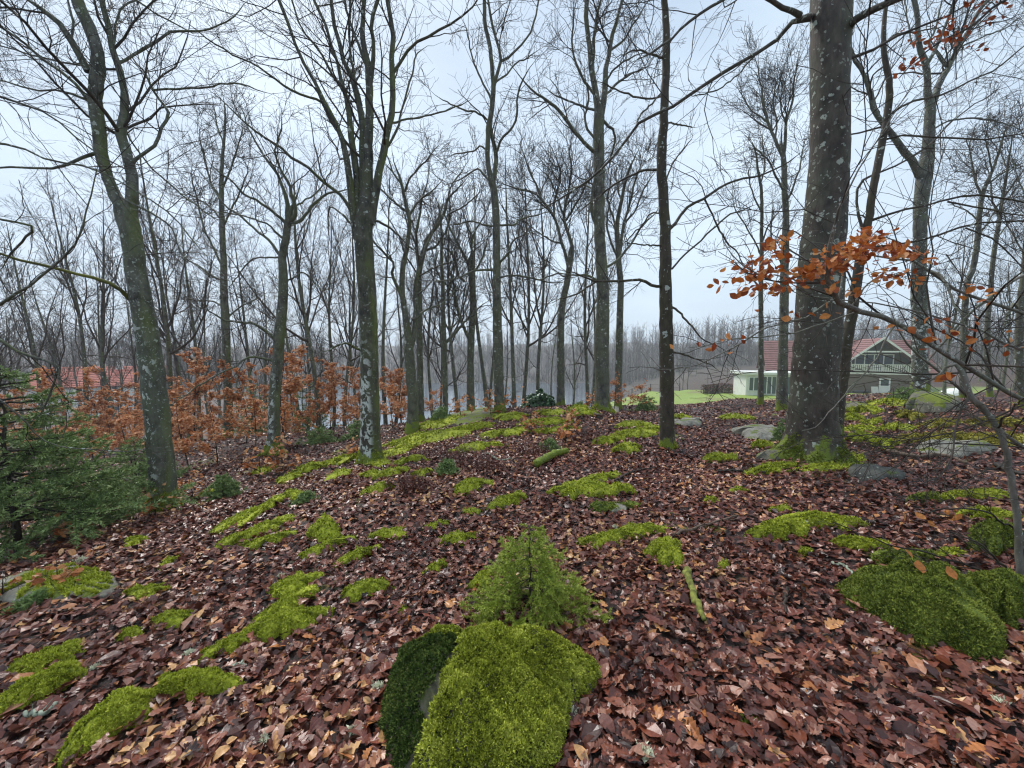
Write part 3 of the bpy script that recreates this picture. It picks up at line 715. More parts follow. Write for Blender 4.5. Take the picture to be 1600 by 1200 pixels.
traced_tree('beech_tree', 'upright beech with a mossy foot and a broken branch lying at its base', CAT, 10.4,
    [(942, 652, 30), (942, 635, 25), (941, 600, 23), (940, 560, 23), (941, 520, 22), (942, 480, 20), (941, 440, 18.5), (939, 400, 18), (937, 360, 17.5), (936, 320, 17), (936, 280, 17), (936, 240, 17), (935, 215, 17), (936, 185, 17), (934, 165, 12), (930, 140, 9.5), (925, 110, 9), (922, 80, 8), (918, 50, 7), (916, 20, 7), (918, -10, 7)],
    [(.2, (939, 180, 11), (944, 155, 10), (945, 130, 9), (947, 105, 8), (951, 85, 7), (955, 60, 7), (962, 40, 6), (968, 15, 5), (975, -10, 5)),
     (-.3, (925, 105, 5.5), (928, 70, 5), (930, 40, 5), (936, 10, 4)),
     (-.6, (928, 237, 6), (905, 215, 6), (890, 195, 5.5), (875, 175, 5), (865, 165, 5), (850, 155, 4), (830, 140, 3), (815, 122, 2)),
     (.5, (942, 188, 5), (958, 203, 4), (961, 218, 3.5), (955, 245, 3)), (.5, (947, 418, 4.5), (960, 410, 4), (975, 395, 4), (990, 375, 3.5), (1005, 350, 3), (1022, 335, 2)),
     (-.3, (935, 440, 4), (918, 430, 3.5), (905, 430, 3), (880, 428, 2)), (-.1, (932, 350, 7), (924, 325, 6), (926, 300, 5), (931, 268, 4), (934, 240, 3)),
     (.3, (928, 215, 4), (918, 200, 4), (914, 185, 3.5), (920, 150, 3), (915, 130, 2.5)), (.6, (944, 150, 4), (965, 130, 4), (985, 115, 3), (1000, 110, 2)),
     (-.5, (930, 150, 4), (912, 125, 4), (900, 100, 3.5), (893, 70, 3), (895, 40, 2.5)), (.4, (952, 80, 4), (972, 65, 3.5), (985, 45, 3), (1000, 22, 2.5)),
     (.6, (930, 172, 4), (912, 168, 3.5), (895, 160, 3), (870, 150, 2.5)), (-.6, (945, 130, 3.5), (958, 110, 3), (972, 98, 3), (990, 88, 2)), (.6, (934, 300, 3), (915, 290, 2.5), (890, 296, 2))],
    M_BARK, 17, twig=1.15, low=.3, flare=.6, fl_h=.13, collar=(.3, 1200))
traced_tree('beech_tree', 'thin pale beech rising just behind the upright mossy footed beech', CAT, 14.0,
    [(966, 634, 12), (966, 600, 11), (967, 560, 11), (968, 520, 11), (969, 480, 11), (970, 440, 10), (967, 415, 9), (965, 380, 8), (964, 350, 7), (970, 320, 6), (976, 290, 5), (984, 262, 4)],
    [(.4, (968, 405, 6), (972, 365, 5), (978, 340, 4), (986, 310, 4), (992, 285, 3), (1000, 262, 2)), (-.5, (966, 405, 4), (955, 380, 3.5), (948, 350, 3), (952, 320, 2.5)),
     (.5, (965, 370, 3.5), (958, 340, 3), (950, 310, 3), (955, 280, 2)), (-.4, (976, 348, 3.5), (992, 330, 3), (1002, 305, 2.5), (1012, 285, 2)), (.5, (971, 315, 3), (965, 292, 3), (962, 270, 2))],
    M_BARK, 18, twig=1.3, up=.1)
traced_tree('beech_tree', 'dark brown single stemmed beech with a long arched branch, standing out on the leaf litter', CAT, 6.3,
    [(1043, 714, 28), (1043, 695, 25), (1042, 660, 24), (1042, 620, 23), (1042, 580, 23), (1041, 540, 21.5), (1041, 500, 20.5), (1040, 460, 19.5), (1040, 420, 19), (1040, 380, 18), (1038, 340, 17), (1036, 300, 16.5), (1034, 270, 16), (1034, 240, 16), (1037, 200, 14), (1038, 160, 13), (1040, 120, 12), (1041, 80, 12), (1041, 40, 11), (1039, 10, 10), (1037, -20, 10)],
    [(.8, (1046, 358, 6), (1058, 345, 5), (1075, 322, 5), (1100, 310, 5), (1125, 293, 4.5), (1150, 282, 4), (1185, 275, 3.5), (1230, 255, 3)),
     (.5, (1101, 311, 3.5), (1110, 330, 3), (1120, 352, 3), (1138, 382, 3), (1150, 390, 2.5), (1158, 407, 2)),
     (1.0, (1050, 420, 3.5), (1065, 403, 3), (1090, 380, 3), (1120, 352, 3), (1140, 335, 3), (1172, 324, 2)),
     (-.5, (1035, 447, 6), (1022, 447, 5), (1008, 439, 5), (990, 437, 4.5), (970, 440, 4), (945, 440, 4), (930, 440, 3), (910, 432, 3), (895, 425, 2)), (-.3, (932, 440, 3.5), (900, 460, 3), (875, 467, 2)),
     (.6, (1030, 265, 4.5), (1010, 266, 4), (990, 272, 3.5), (965, 285, 3), (945, 300, 3), (915, 322, 2)),
     (-.4, (1032, 384, 3), (1010, 383, 2.5), (985, 380, 2)), (.4, (1033, 333, 3), (1015, 335, 2.5), (1005, 350, 2.5), (985, 370, 2)), (.5, (1040, 287, 3), (1048, 262, 3), (1060, 242, 2.5), (1075, 225, 2)),
     (-.6, (1036, 90, 4), (1015, 85, 3.5), (1000, 78, 3), (975, 85, 2)), (.4, (1036, 150, 3), (1012, 154, 3), (985, 148, 3), (950, 134, 2)), (.5, (1045, 192, 3), (1060, 195, 3), (1078, 198, 2)),
     (.8, (1050, 550, 4), (1065, 553, 3), (1085, 560, 2.5), (1110, 570, 2)), (-.8, (1050, 480, 4), (1062, 488, 3.5), (1072, 500, 3.5), (1085, 515, 3), (1098, 530, 2.5), (1120, 540, 2))],
    M_BARK_D, 19, twig=.75, low=.45, flare=.35, fl_h=.08, collar=(.10, 600))
big = traced_tree('beech_tree', 'massive old beech trunk with pale lichen blotches and mossy spreading roots', CAT, 5.4,
    [(1264, 734, 104), (1266, 712, 92), (1268, 690, 86), (1270, 640, 82), (1272, 600, 80), (1276, 540, 79), (1279, 480, 77), (1283, 420, 73), (1288, 360, 70), (1293, 280, 67), (1296, 200, 66), (1297, 120, 67), (1298, 60, 68), (1298, 20, 68), (1299, -30, 68), (1300, -100, 62), (1302, -220, 52), (1306, -340, 40)],
    [(.6, (1268, 26, 16), (1250, 24, 13), (1242, 30, 9), (1212, 64, 7), (1181, 84, 6), (1127, 115, 6), (1060, 159, 5), (1046, 170, 5), (996, 194, 4.5), (972, 228, 4), (930, 274, 3.5), (890, 302, 3), (855, 322, 2)),
     (-.6, (1250, 24, 11), (1234, 16, 9), (1218, 10, 8), (1195, -6, 7), (1160, -12, 6), (1130, 0, 5), (1082, 30, 4.5), (1048, 60, 4), (1015, 85, 3)),
     (-.8, (1318, 55, 20), (1330, 36, 16), (1345, 25, 15), (1365, 15, 14), (1400, 0, 13), (1440, -15, 11)),
     (-.4, (1182, 84, 3), (1150, 120, 2.5), (1120, 140, 2.5), (1090, 150, 2)), (.5, (996, 196, 3.5), (1000, 180, 3), (1015, 165, 3), (1030, 148, 2.5))],
    M_BARK_BIG, 20, twig=.9, low=.2, S=48, flare=.75, fl_h=.16, collar=(.34, 10000, 1))
traced_tree('beech_tree', 'slim dark leaning tree close behind the massive old beech', CAT, 7.0,
    [(1306, 692, 25), (1309, 660, 20), (1313, 620, 19), (1318, 580, 19), (1324, 530, 19), (1331, 490, 18), (1337, 450, 18), (1343, 410, 17), (1352, 370, 16), (1358, 340, 14.5), (1364, 300, 14), (1371, 260, 14), (1379, 220, 13), (1386, 180, 13), (1390, 150, 12), (1388, 120, 11), (1382, 90, 10), (1381, 60, 9), (1382, 30, 8), (1385, 0, 7)],
    [(-.6, (1360, 345, 6), (1380, 338, 5), (1400, 332, 5), (1430, 325, 4.5), (1470, 315, 4.5), (1510, 306, 5), (1545, 305, 5), (1601, 316, 4)),
     (.5, (1391, 178, 6), (1415, 163, 5), (1440, 155, 4.5), (1480, 145, 4.5), (1525, 122, 4), (1560, 105, 4), (1601, 72, 3)),
     (-.5, (1383, 218, 4.5), (1400, 212, 4), (1440, 213, 4), (1490, 216, 4), (1545, 218, 4), (1601, 208, 3)),
     (.6, (1348, 358, 6), (1341, 330, 5), (1340, 295, 5), (1350, 280, 5), (1375, 270, 4.5), (1420, 248, 4), (1460, 220, 3.5), (1500, 180, 3), (1560, 140, 2)),
     (-.9, (1350, 388, 6), (1388, 384, 5), (1420, 378, 5), (1450, 372, 5), (1490, 358, 5), (1530, 348, 4.5), (1601, 346, 4)),
     (-.4, (1508, 356, 4), (1530, 364, 4), (1555, 375, 4), (1580, 400, 3.5), (1601, 420, 3)),
     (.4, (1386, 100, 3.5), (1364, 118, 3), (1358, 142, 3)), (.4, (1388, 64, 4), (1400, 54, 3.5), (1430, 50, 3), (1470, 42, 2.5)),
     (-.5, (1480, 315, 4), (1520, 322, 4), (1560, 330, 3.5), (1601, 338, 3)), (.3, (1358, 340, 3), (1330, 335, 2.5), (1315, 345, 2))],
    M_BARK_D, 21, twig=.8, low=.3, flare=.25, fl_h=.1)
traced_tree('beech_tree', 'stout forked beech growing on a mossy boulder in front of the gabled house', CAT, 12.0,
    [(1440, 628, 44), (1438, 608, 33), (1437, 580, 29), (1437, 540, 28), (1437, 500, 27), (1436, 460, 27), (1436, 420, 25), (1437, 380, 24.5), (1438, 340, 24.5), (1441, 300, 26), (1445, 268, 27), (1450, 235, 22), (1452, 200, 20), (1453, 165, 19), (1449, 145, 14), (1449, 120, 12), (1445, 95, 12), (1437, 75, 10), (1434, 50, 9), (1433, 25, 9), (1428, 0, 9)],
    [(-.4, (1437, 275, 16), (1426, 252, 14), (1415, 240, 14), (1402, 222, 12), (1390, 205, 11), (1378, 190, 10), (1365, 170, 9), (1358, 140, 8), (1350, 115, 7), (1338, 98, 6), (1330, 80, 5)),
     (.5, (1455, 170, 14), (1462, 148, 13), (1470, 125, 12), (1482, 105, 11), (1495, 80, 10), (1508, 58, 9), (1520, 35, 8), (1532, 15, 7), (1545, -5, 6)),
     (-.3, (1450, 98, 8), (1462, 76, 7), (1470, 55, 6.5), (1480, 35, 6), (1488, 10, 6), (1492, -10, 5)), (.4, (1480, 105, 6), (1465, 85, 5), (1450, 68, 4.5), (1460, 50, 4), (1468, 20, 3.5), (1472, 0, 3)),
     (.6, (1447, 210, 4), (1480, 190, 4), (1520, 185, 3.5), (1560, 190, 3), (1590, 200, 2)), (.5, (1428, 75, 3), (1420, 45, 3), (1415, 10, 3)), (.6, (1500, 75, 4), (1540, 55, 3.5), (1570, 45, 3), (1590, 30, 2.5))],
    M_BARK_L, 22, twig=.95, low=.2, flare=.9, fl_h=.12, collar=(.2, 900))
for args in [
    ('thin straight tree rising at the edge of the lawn before the white glazed annex', 14.0, [(1188, 634, 10), (1189, 600, 9), (1189, 560, 9), (1189, 500, 8), (1189, 440, 7.5), (1190, 400, 7), (1190, 350, 6), (1190, 300, 5), (1185, 270, 4), (1180, 235, 3)],
     [(.5, (1190, 400, 3), (1175, 370, 2.5), (1160, 345, 2.5), (1150, 330, 2)), (-.4, (1190, 380, 3), (1200, 355, 2.5), (1210, 340, 2)), (.4, (1189, 330, 3), (1175, 300, 2.5), (1170, 270, 2)), (.4, (1187, 290, 3), (1195, 260, 2.5), (1192, 225, 2)), (.3, (1189, 450, 3), (1170, 430, 2.5), (1150, 415, 2))], 31),
    ('grey beech left of the massive trunk, splitting into feathery upright stems', 13.0, [(1222, 646, 20), (1222, 600, 17.5), (1224, 540, 16), (1225, 480, 15), (1226, 420, 13.5), (1227, 380, 12.5), (1228, 330, 11), (1226, 300, 10), (1225, 260, 9), (1223, 240, 8)],
     [(.4, (1223, 245, 6.5), (1210, 215, 5.5), (1200, 190, 5), (1193, 165, 4), (1190, 140, 3), (1184, 108, 2)), (-.3, (1224, 242, 6.5), (1228, 215, 5.5), (1228, 190, 5), (1238, 160, 4), (1240, 130, 3), (1246, 98, 2)),
      (.5, (1200, 192, 3.5), (1185, 180, 3), (1172, 170, 2.5), (1160, 150, 2)), (-.5, (1225, 300, 4), (1210, 270, 3.5), (1200, 250, 3), (1185, 235, 2)), (.4, (1228, 320, 4), (1240, 290, 3.5), (1250, 260, 3), (1255, 230, 2)), (.5, (1212, 222, 3), (1213, 190, 3), (1208, 160, 2.5), (1212, 130, 2)), (.5, (1226, 420, 4), (1212, 395, 3.5), (1205, 370, 3), (1207, 330, 2)), (.3, (1228, 195, 3), (1220, 165, 2.5), (1222, 135, 2))], 32),
    ('crooked grey tree beyond the boulder right of the forked beech', 13.5, [(1503, 640, 13), (1504, 600, 12), (1506, 540, 12), (1508, 480, 12), (1512, 440, 11.5), (1520, 420, 11), (1527, 380, 10.5), (1530, 340, 10), (1534, 310, 9), (1540, 290, 8), (1550, 268, 6), (1560, 240, 5), (1570, 205, 3.5)],
     [(.5, (1534, 312, 5), (1525, 285, 4.5), (1520, 260, 4), (1515, 235, 3), (1520, 205, 2)), (-.4, (1540, 290, 5), (1560, 275, 4), (1580, 262, 3), (1600, 255, 2)), (.5, (1530, 345, 4), (1510, 330, 3), (1490, 320, 2)), (.4, (1528, 370, 4), (1545, 345, 3.5), (1560, 320, 3), (1580, 305, 2)), (-.5, (1550, 270, 4), (1545, 240, 3), (1540, 215, 2.5), (1545, 190, 2))], 33),
    ('narrow grey tree standing next to the crooked grey tree on the lawn side', 14.5, [(1545, 640, 12), (1543, 560, 10.5), (1543, 500, 10), (1548, 460, 9.5), (1550, 420, 9), (1557, 370, 8.5), (1562, 340, 8), (1568, 300, 6.5), (1574, 265, 5), (1580, 225, 3)],
     [(.5, (1562, 342, 4.5), (1550, 310, 4), (1548, 285, 3), (1540, 255, 2)), (-.5, (1566, 312, 4), (1585, 285, 3.5), (1600, 265, 3), (1610, 240, 2)), (.5, (1556, 375, 4), (1575, 350, 3), (1595, 335, 2)), (.5, (1574, 266, 3), (1565, 240, 2.5), (1562, 215, 2))], 34),
    ('rough grey trunk standing beyond the near sapling thicket', 11.0, [(1600, 640, 17), (1594, 590, 15), (1592, 540, 14), (1594, 480, 13.5), (1600, 420, 12), (1606, 360, 10), (1614, 300, 8), (1622, 230, 6), (1630, 160, 4)],
     [(-.4, (1594, 490, 6), (1584, 475, 6), (1575, 490, 5), (1568, 515, 4), (1560, 540, 3)), (.5, (1602, 400, 4), (1585, 370, 3.5), (1570, 340, 3), (1565, 300, 2)), (.5, (1612, 320, 4), (1595, 290, 3), (1585, 260, 2.5), (1575, 235, 2)), (.5, (1620, 250, 4), (1600, 215, 3), (1590, 190, 2))], 35),
    ('tall grey tree among the copper saplings downhill of the mossy limb beech', 13.0, [(357, 700, 17), (357, 660, 15), (356, 600, 15), (354, 550, 14), (352, 500, 13.5), (350, 450, 12.5), (349, 400, 11), (347, 350, 9.5), (346, 300, 8), (347, 255, 6), (350, 220, 5), (352, 180, 3.5)],
     [(.5, (349, 420, 4), (335, 390, 4), (320, 360, 3.5), (310, 320, 3), (300, 280, 2)), (-.5, (347, 360, 4), (360, 330, 3.5), (375, 300, 3), (385, 270, 2)), (.5, (346, 310, 4), (330, 285, 3.5), (320, 250, 3), (312, 215, 2)), (.4, (346, 300, 4), (358, 270, 3.5), (368, 240, 3), (378, 205, 2)), (-.4, (350, 440, 4), (330, 430, 3.5), (310, 415, 3), (290, 405, 2)), (.6, (350, 225, 3), (340, 200, 3), (335, 170, 2)), (.4, (352, 480, 4), (330, 470, 3), (305, 470, 2.5)), (.6, (347, 345, 3.5), (330, 325, 3), (312, 312, 2.5), (290, 300, 2)), (.5, (352, 500, 3.5), (375, 480, 3), (395, 470, 2.5))], 36),
    ('grey tree rising straight behind the low forking mossy beech', 12.5, [(658, 668, 12), (657, 620, 10.5), (656, 560, 10), (655, 520, 10), (655, 480, 9.5), (654, 440, 9.5), (656, 418, 9), (662, 392, 7.5), (670, 370, 6.5), (685, 350, 6), (695, 330, 5), (700, 312, 4), (712, 298, 3)],
     [(.4, (655, 430, 6), (652, 400, 5.5), (650, 370, 5), (655, 340, 4), (660, 310, 3), (668, 280, 2)), (-.4, (664, 392, 4), (680, 385, 3.5), (692, 370, 3), (702, 345, 2.5)), (.4, (700, 312, 3), (705, 290, 2.5), (720, 270, 2)), (.5, (652, 385, 3.5), (640, 360, 3), (632, 335, 2)), (-.4, (700, 335, 3), (720, 325, 2.5), (740, 310, 2))], 37),
    ('pale forked tree behind the leafy rock slab', 13.0, [(736, 650, 13), (735, 600, 12), (735, 560, 11), (737, 520, 10.5), (739, 480, 10), (738, 450, 9.5), (736, 430, 9), (734, 412, 8)],
     [(.4, (736, 424, 6), (728, 405, 5), (720, 390, 4.5), (712, 375, 4), (702, 355, 3), (695, 335, 2)), (-.4, (737, 424, 5), (738, 400, 4.5), (737, 380, 4), (742, 360, 3), (755, 340, 2)), (.4, (737, 428, 4), (748, 415, 3.5), (756, 395, 3), (762, 370, 2)), (.5, (726, 440, 4), (716, 430, 4), (712, 410, 3.5), (705, 395, 3), (690, 385, 2)), (-.3, (737, 540, 5), (720, 500, 5), (712, 470, 4.5), (708, 440, 4), (700, 415, 3)), (.3, (740, 372, 3), (730, 355, 2.5), (725, 335, 2))], 38),
    ('thin mossy stem leaning slightly between the forked beeches on the bank', 11.5, [(695, 660, 9), (696, 620, 8.5), (695, 570, 8), (694, 530, 8), (692, 490, 7.5), (692, 450, 6.5), (690, 410, 5.5), (690, 370, 4), (688, 335, 3)],
     [(.4, (697, 535, 5), (710, 520, 5), (725, 505, 4), (738, 492, 3), (750, 480, 2)), (.3, (692, 445, 3), (682, 420, 2.5), (676, 395, 2)), (-.3, (692, 470, 3), (704, 440, 2.5), (708, 410, 2)), (.4, (695, 510, 3), (706, 512, 3), (716, 500, 2)), (.4, (690, 390, 2.5), (698, 365, 2), (700, 345, 2))], 39)]:
    traced_tree('grey_tree', args[0], CAT, args[1], args[2], args[3], M_BARK, args[4], twig=1.3, low=.35, up=.09, flare=.4, S=12)

# trees that stand just outside the picture but reach into it
g0 = traced_tree('beech_tree', 'lichen grey branches reaching in from a beech standing beyond the spruce saplings', CAT, 3.6,
    [(-130, 1010, 90), (-130, 900, 80), (-128, 700, 74), (-124, 500, 68), (-120, 300, 60), (-116, 100, 50), (-112, -60, 40)],
    [(-.1, (-118, 540, 12), (-60, 512, 9), (0, 475, 7.5), (30, 455, 6.5), (60, 435, 6), (95, 405, 5), (118, 380, 4.5), (132, 345, 3.5), (142, 300, 3), (150, 262, 2)),
     (.4, (-118, 470, 11), (-60, 500, 9), (0, 530, 7), (30, 550, 6.5), (68, 563, 6.5), (90, 570, 6), (87, 590, 5), (77, 615, 4), (66, 642, 3)),
     (.3, (-118, 330, 11), (-50, 328, 8), (0, 342, 6), (30, 349, 5.5), (55, 356, 6), (38, 372, 5.5), (18, 396, 5)),
     (.5, (-116, 240, 10), (-40, 150, 7), (30, 160, 5), (80, 182, 4), (120, 215, 3.5), (160, 245, 3), (230, 282, 2)),
     (.3, (-116, 280, 10), (-40, 225, 7), (30, 230, 5), (80, 250, 4.5), (140, 262, 4), (200, 290, 3.5), (260, 330, 3), (310, 385, 2)),
     (.6, (-120, 640, 8), (-50, 600, 6), (20, 640, 4), (70, 690, 3), (120, 700, 2.5), (200, 705, 2))],
    M_BARK_L, 41, twig=.75, low=0)

# ------------------------------------------------------------------ leaves as geometry
def leaf_shape(kind):
    if kind == 'oak':
        s = np.array([0, .1, .2, .29, .4, .49, .6, .7, .8, .9, 1.0]); w = np.array([.015, .06, .15, .09, .24, .14, .30, .19, .25, .13, .02])
    elif kind == 'beech':
        s = np.array([0, .15, .4, .65, .88, 1.0]); w = np.array([.01, .16, .29, .28, .12, .005])
    elif kind == 'lobed':
        s = np.array([0, .2, .32, .5, .62, .8, 1.0]); w = np.array([.015, .16, .09, .28, .16, .25, .02])
    else:                                              # far off: a folded diamond
        return np.array([(0, 0), (.5, 0), (1, 0), (.42, .31), (.46, -.31)]), np.array([(0, 1, 3, 3), (1, 2, 3, 3), (0, 4, 1, 1), (1, 4, 2, 2)])
    n = len(s)
    V = np.concatenate([np.stack([s, 0 * s], -1), np.stack([s, w], -1), np.stack([s, -w], -1)])
    i = np.arange(n - 1)
    Q = np.concatenate([np.stack([i, i + 1, n + i + 1, n + i], -1), np.stack([i + 1, i, 2 * n + i, 2 * n + i + 1], -1)])
    return V, Q
def frames(nrm, g, tilt):
    n = unit(nrm + g.normal(0, tilt, nrm.shape))
    a = g.normal(size=nrm.shape); a = unit(a - (a * n).sum(1, keepdims=True) * n)
    return a, np.cross(n, a), n
def leaves(geo, pos, nrm, size, kind, g, tilt=.3, curl=.5, c=None):
    N = len(pos)
    if N == 0: return
    V, Q = leaf_shape(kind); n = len(V)
    a, b, z = frames(nrm, g, tilt)
    s = V[None, :, 0] - .5; w = V[None, :, 1] * g.uniform(.85, 1.2, (N, 1))
    k1 = g.normal(.1, curl, (N, 1)) * 1.6; k2 = g.normal(0, curl, (N, 1)) * .7; k3 = g.normal(0, curl, (N, 1)) * .9
    h = k1 * w * w + k2 * s * s + k3 * s * w + g.normal(0, .012, (N, n))
    P = pos[:, None] + size[:, None, None] * (a[:, None] * s[..., None] + b[:, None] * w[..., None] + z[:, None] * h[..., None])
    q = Q[None] + (np.arange(N) * n)[:, None, None]
    col = g.random(N) if c is None else c
    if kind == 'low': geo.add(P.reshape(-1, 3), T=q[..., :3].reshape(-1, 3), a=np.repeat(col, n))
    else: geo.add(P.reshape(-1, 3), q.reshape(-1, 4), a=np.repeat(col, n))

# ------------------------------------------------------------------ moss cushions
POLYS = []                                             # footprints that fallen leaves mostly leave free
def dome(C, ring, hfun, gz_off, rr, g, noise=.12):
    """rings from centre C out to the closed boundary ring; returns verts, faces"""
    n = len(ring); V = []
    for r in rr:
        xy = C[None, :2] + (ring[:, :2] - C[None, :2]) * r
        z = ground_z(xy[:, 0], xy[:, 1]) + hfun(r, xy)
        V.append(np.concatenate([xy, z[:, None]], 1))
    V = np.array(V); K = len(rr)
    i = np.arange(K - 1)[:, None]; j = np.arange(n)[None]; j2 = (j + 1) % n
    Q = np.stack([i * n + j, (i + 1) * n + j, (i + 1) * n + j2, i * n + j2], -1).reshape(-1, 4)
    top = np.array([[C[0], C[1], gz(C[0], C[1]) + float(hfun(0.0, C[None, :2])[0])]])
    T = np.stack([np.full(n, K * n), np.arange(n), (np.arange(n) + 1) % n], -1)
    return np.concatenate([V.reshape(-1, 3), top]), Q, T, V
def wave(xy, f, ph): return np.sin(xy[:, 0] * f + ph) * np.cos(xy[:, 1] * f * 1.13 + ph * 1.7)
def moss(px, py, rx, ry, ang, h, label, seed, mat=None, group=None, dens=1.0, name='moss_cushion', cat='moss', boundary=None):
    g = np.random.default_rng(seed + 900)
    n = 30; th = np.arange(n) * 2 * np.pi / n
    if boundary is None:
        wob = 1 + .16 * np.sin(2 * th + g.uniform(0, 6)) + .12 * np.sin(3 * th + g.uniform(0, 6)) + .10 * np.sin(5 * th + g.uniform(0, 6)) + .07 * np.sin(8 * th + g.uniform(0, 6)) + g.normal(0, .07, n)
        ex, ey = rx * np.cos(th) * wob, ry * .72 * np.sin(th) * wob
        a = math.radians(-ang); bx = px + ex * math.cos(a) - ey * math.sin(a); by = py + ex * math.sin(a) + ey * math.cos(a)
    else:
        b = np.array(boundary, float); k = np.linspace(0, len(b), n, endpoint=False); i0 = k.astype(int); w = (k - i0)[:, None]
        b2 = b[i0 % len(b)] * (1 - w) + b[(i0 + 1) % len(b)] * w; bx, by = b2[:, 0], b2[:, 1]
    ring = hits(bx, by); C = ring.mean(0); h = h * 1.3
    POLYS.append(C[None, :2] + (ring[:, :2] - C[None, :2]) * .84)     # leaves drift over the rim
    f = g.uniform(6, 9) / max(np.ptp(ring[:, 0]), .2); ph = g.uniform(0, 6)
    def hf(r, xy): return h * (max(0, 1 - r ** 2.4) ** .7) * (1 + .22 * wave(xy, f, ph) + .12 * wave(xy, f * 2.7, ph + 1)) - (.03 if r > 1.01 else .004 if r > .97 else 0)
    V, Q, T, G = dome(C, ring, hf, 0, [.15, .3, .45, .6, .74, .86, .95, 1.0, 1.05], g)
    base = np.array([C[0], C[1], gz(C[0], C[1])])
    root = obj(name, mesh_np(name, V - base, Q, T, vattr={'lc': np.full(len(V), .12)}), mat or M_MOSS, None, base)
    tag(root, label, cat, group)
    # sprigs over the surface
    dist = float(np.linalg.norm(C - EYE)); pxm = dist / F
    N = int(np.clip(rx * ry * 3.14 / 3.2 * dens, 60, 16000))
    t = g.uniform(0, 2 * np.pi, N); r = np.sqrt(g.random(N)) * 1.03
    fi = t / (2 * np.pi) * n; i0 = fi.astype(int) % n; w = (fi - np.floor(fi))[:, None]
    rim = ring[i0, :2] * (1 - w) + ring[(i0 + 1) % n, :2] * w
    xy = C[None, :2] + (rim - C[None, :2]) * r[:, None]
    hv = h * np.clip(1 - r ** 2.4, 0, 1) ** .7 * (1 + .22 * wave(xy, f, ph) + .12 * wave(xy, f * 2.7, ph + 1)) - .004
    pos = np.concatenate([xy, (ground_z(xy[:, 0], xy[:, 1]) + hv)[:, None]], 1)
    out = np.concatenate([(rim - C[None, :2]) * (r ** 2)[:, None] * h / max(np.ptp(ring[:, 0]) * .25, .05) ** 1, np.zeros((N, 1))], 1)
    nr = unit(np.array([0, 0, 1.0]) + out * 1.2)
    sz = np.full(N, max(.013, 2.8 * pxm)) * g.uniform(.6, 1.5, N)
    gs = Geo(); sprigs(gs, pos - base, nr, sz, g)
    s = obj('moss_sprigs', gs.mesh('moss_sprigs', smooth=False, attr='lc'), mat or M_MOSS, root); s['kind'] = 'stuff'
    return root

LBL_S = 'small bright green moss cushion rising from the brown leaf litter'
GRP_S = 'small moss cushions in the leaf litter'
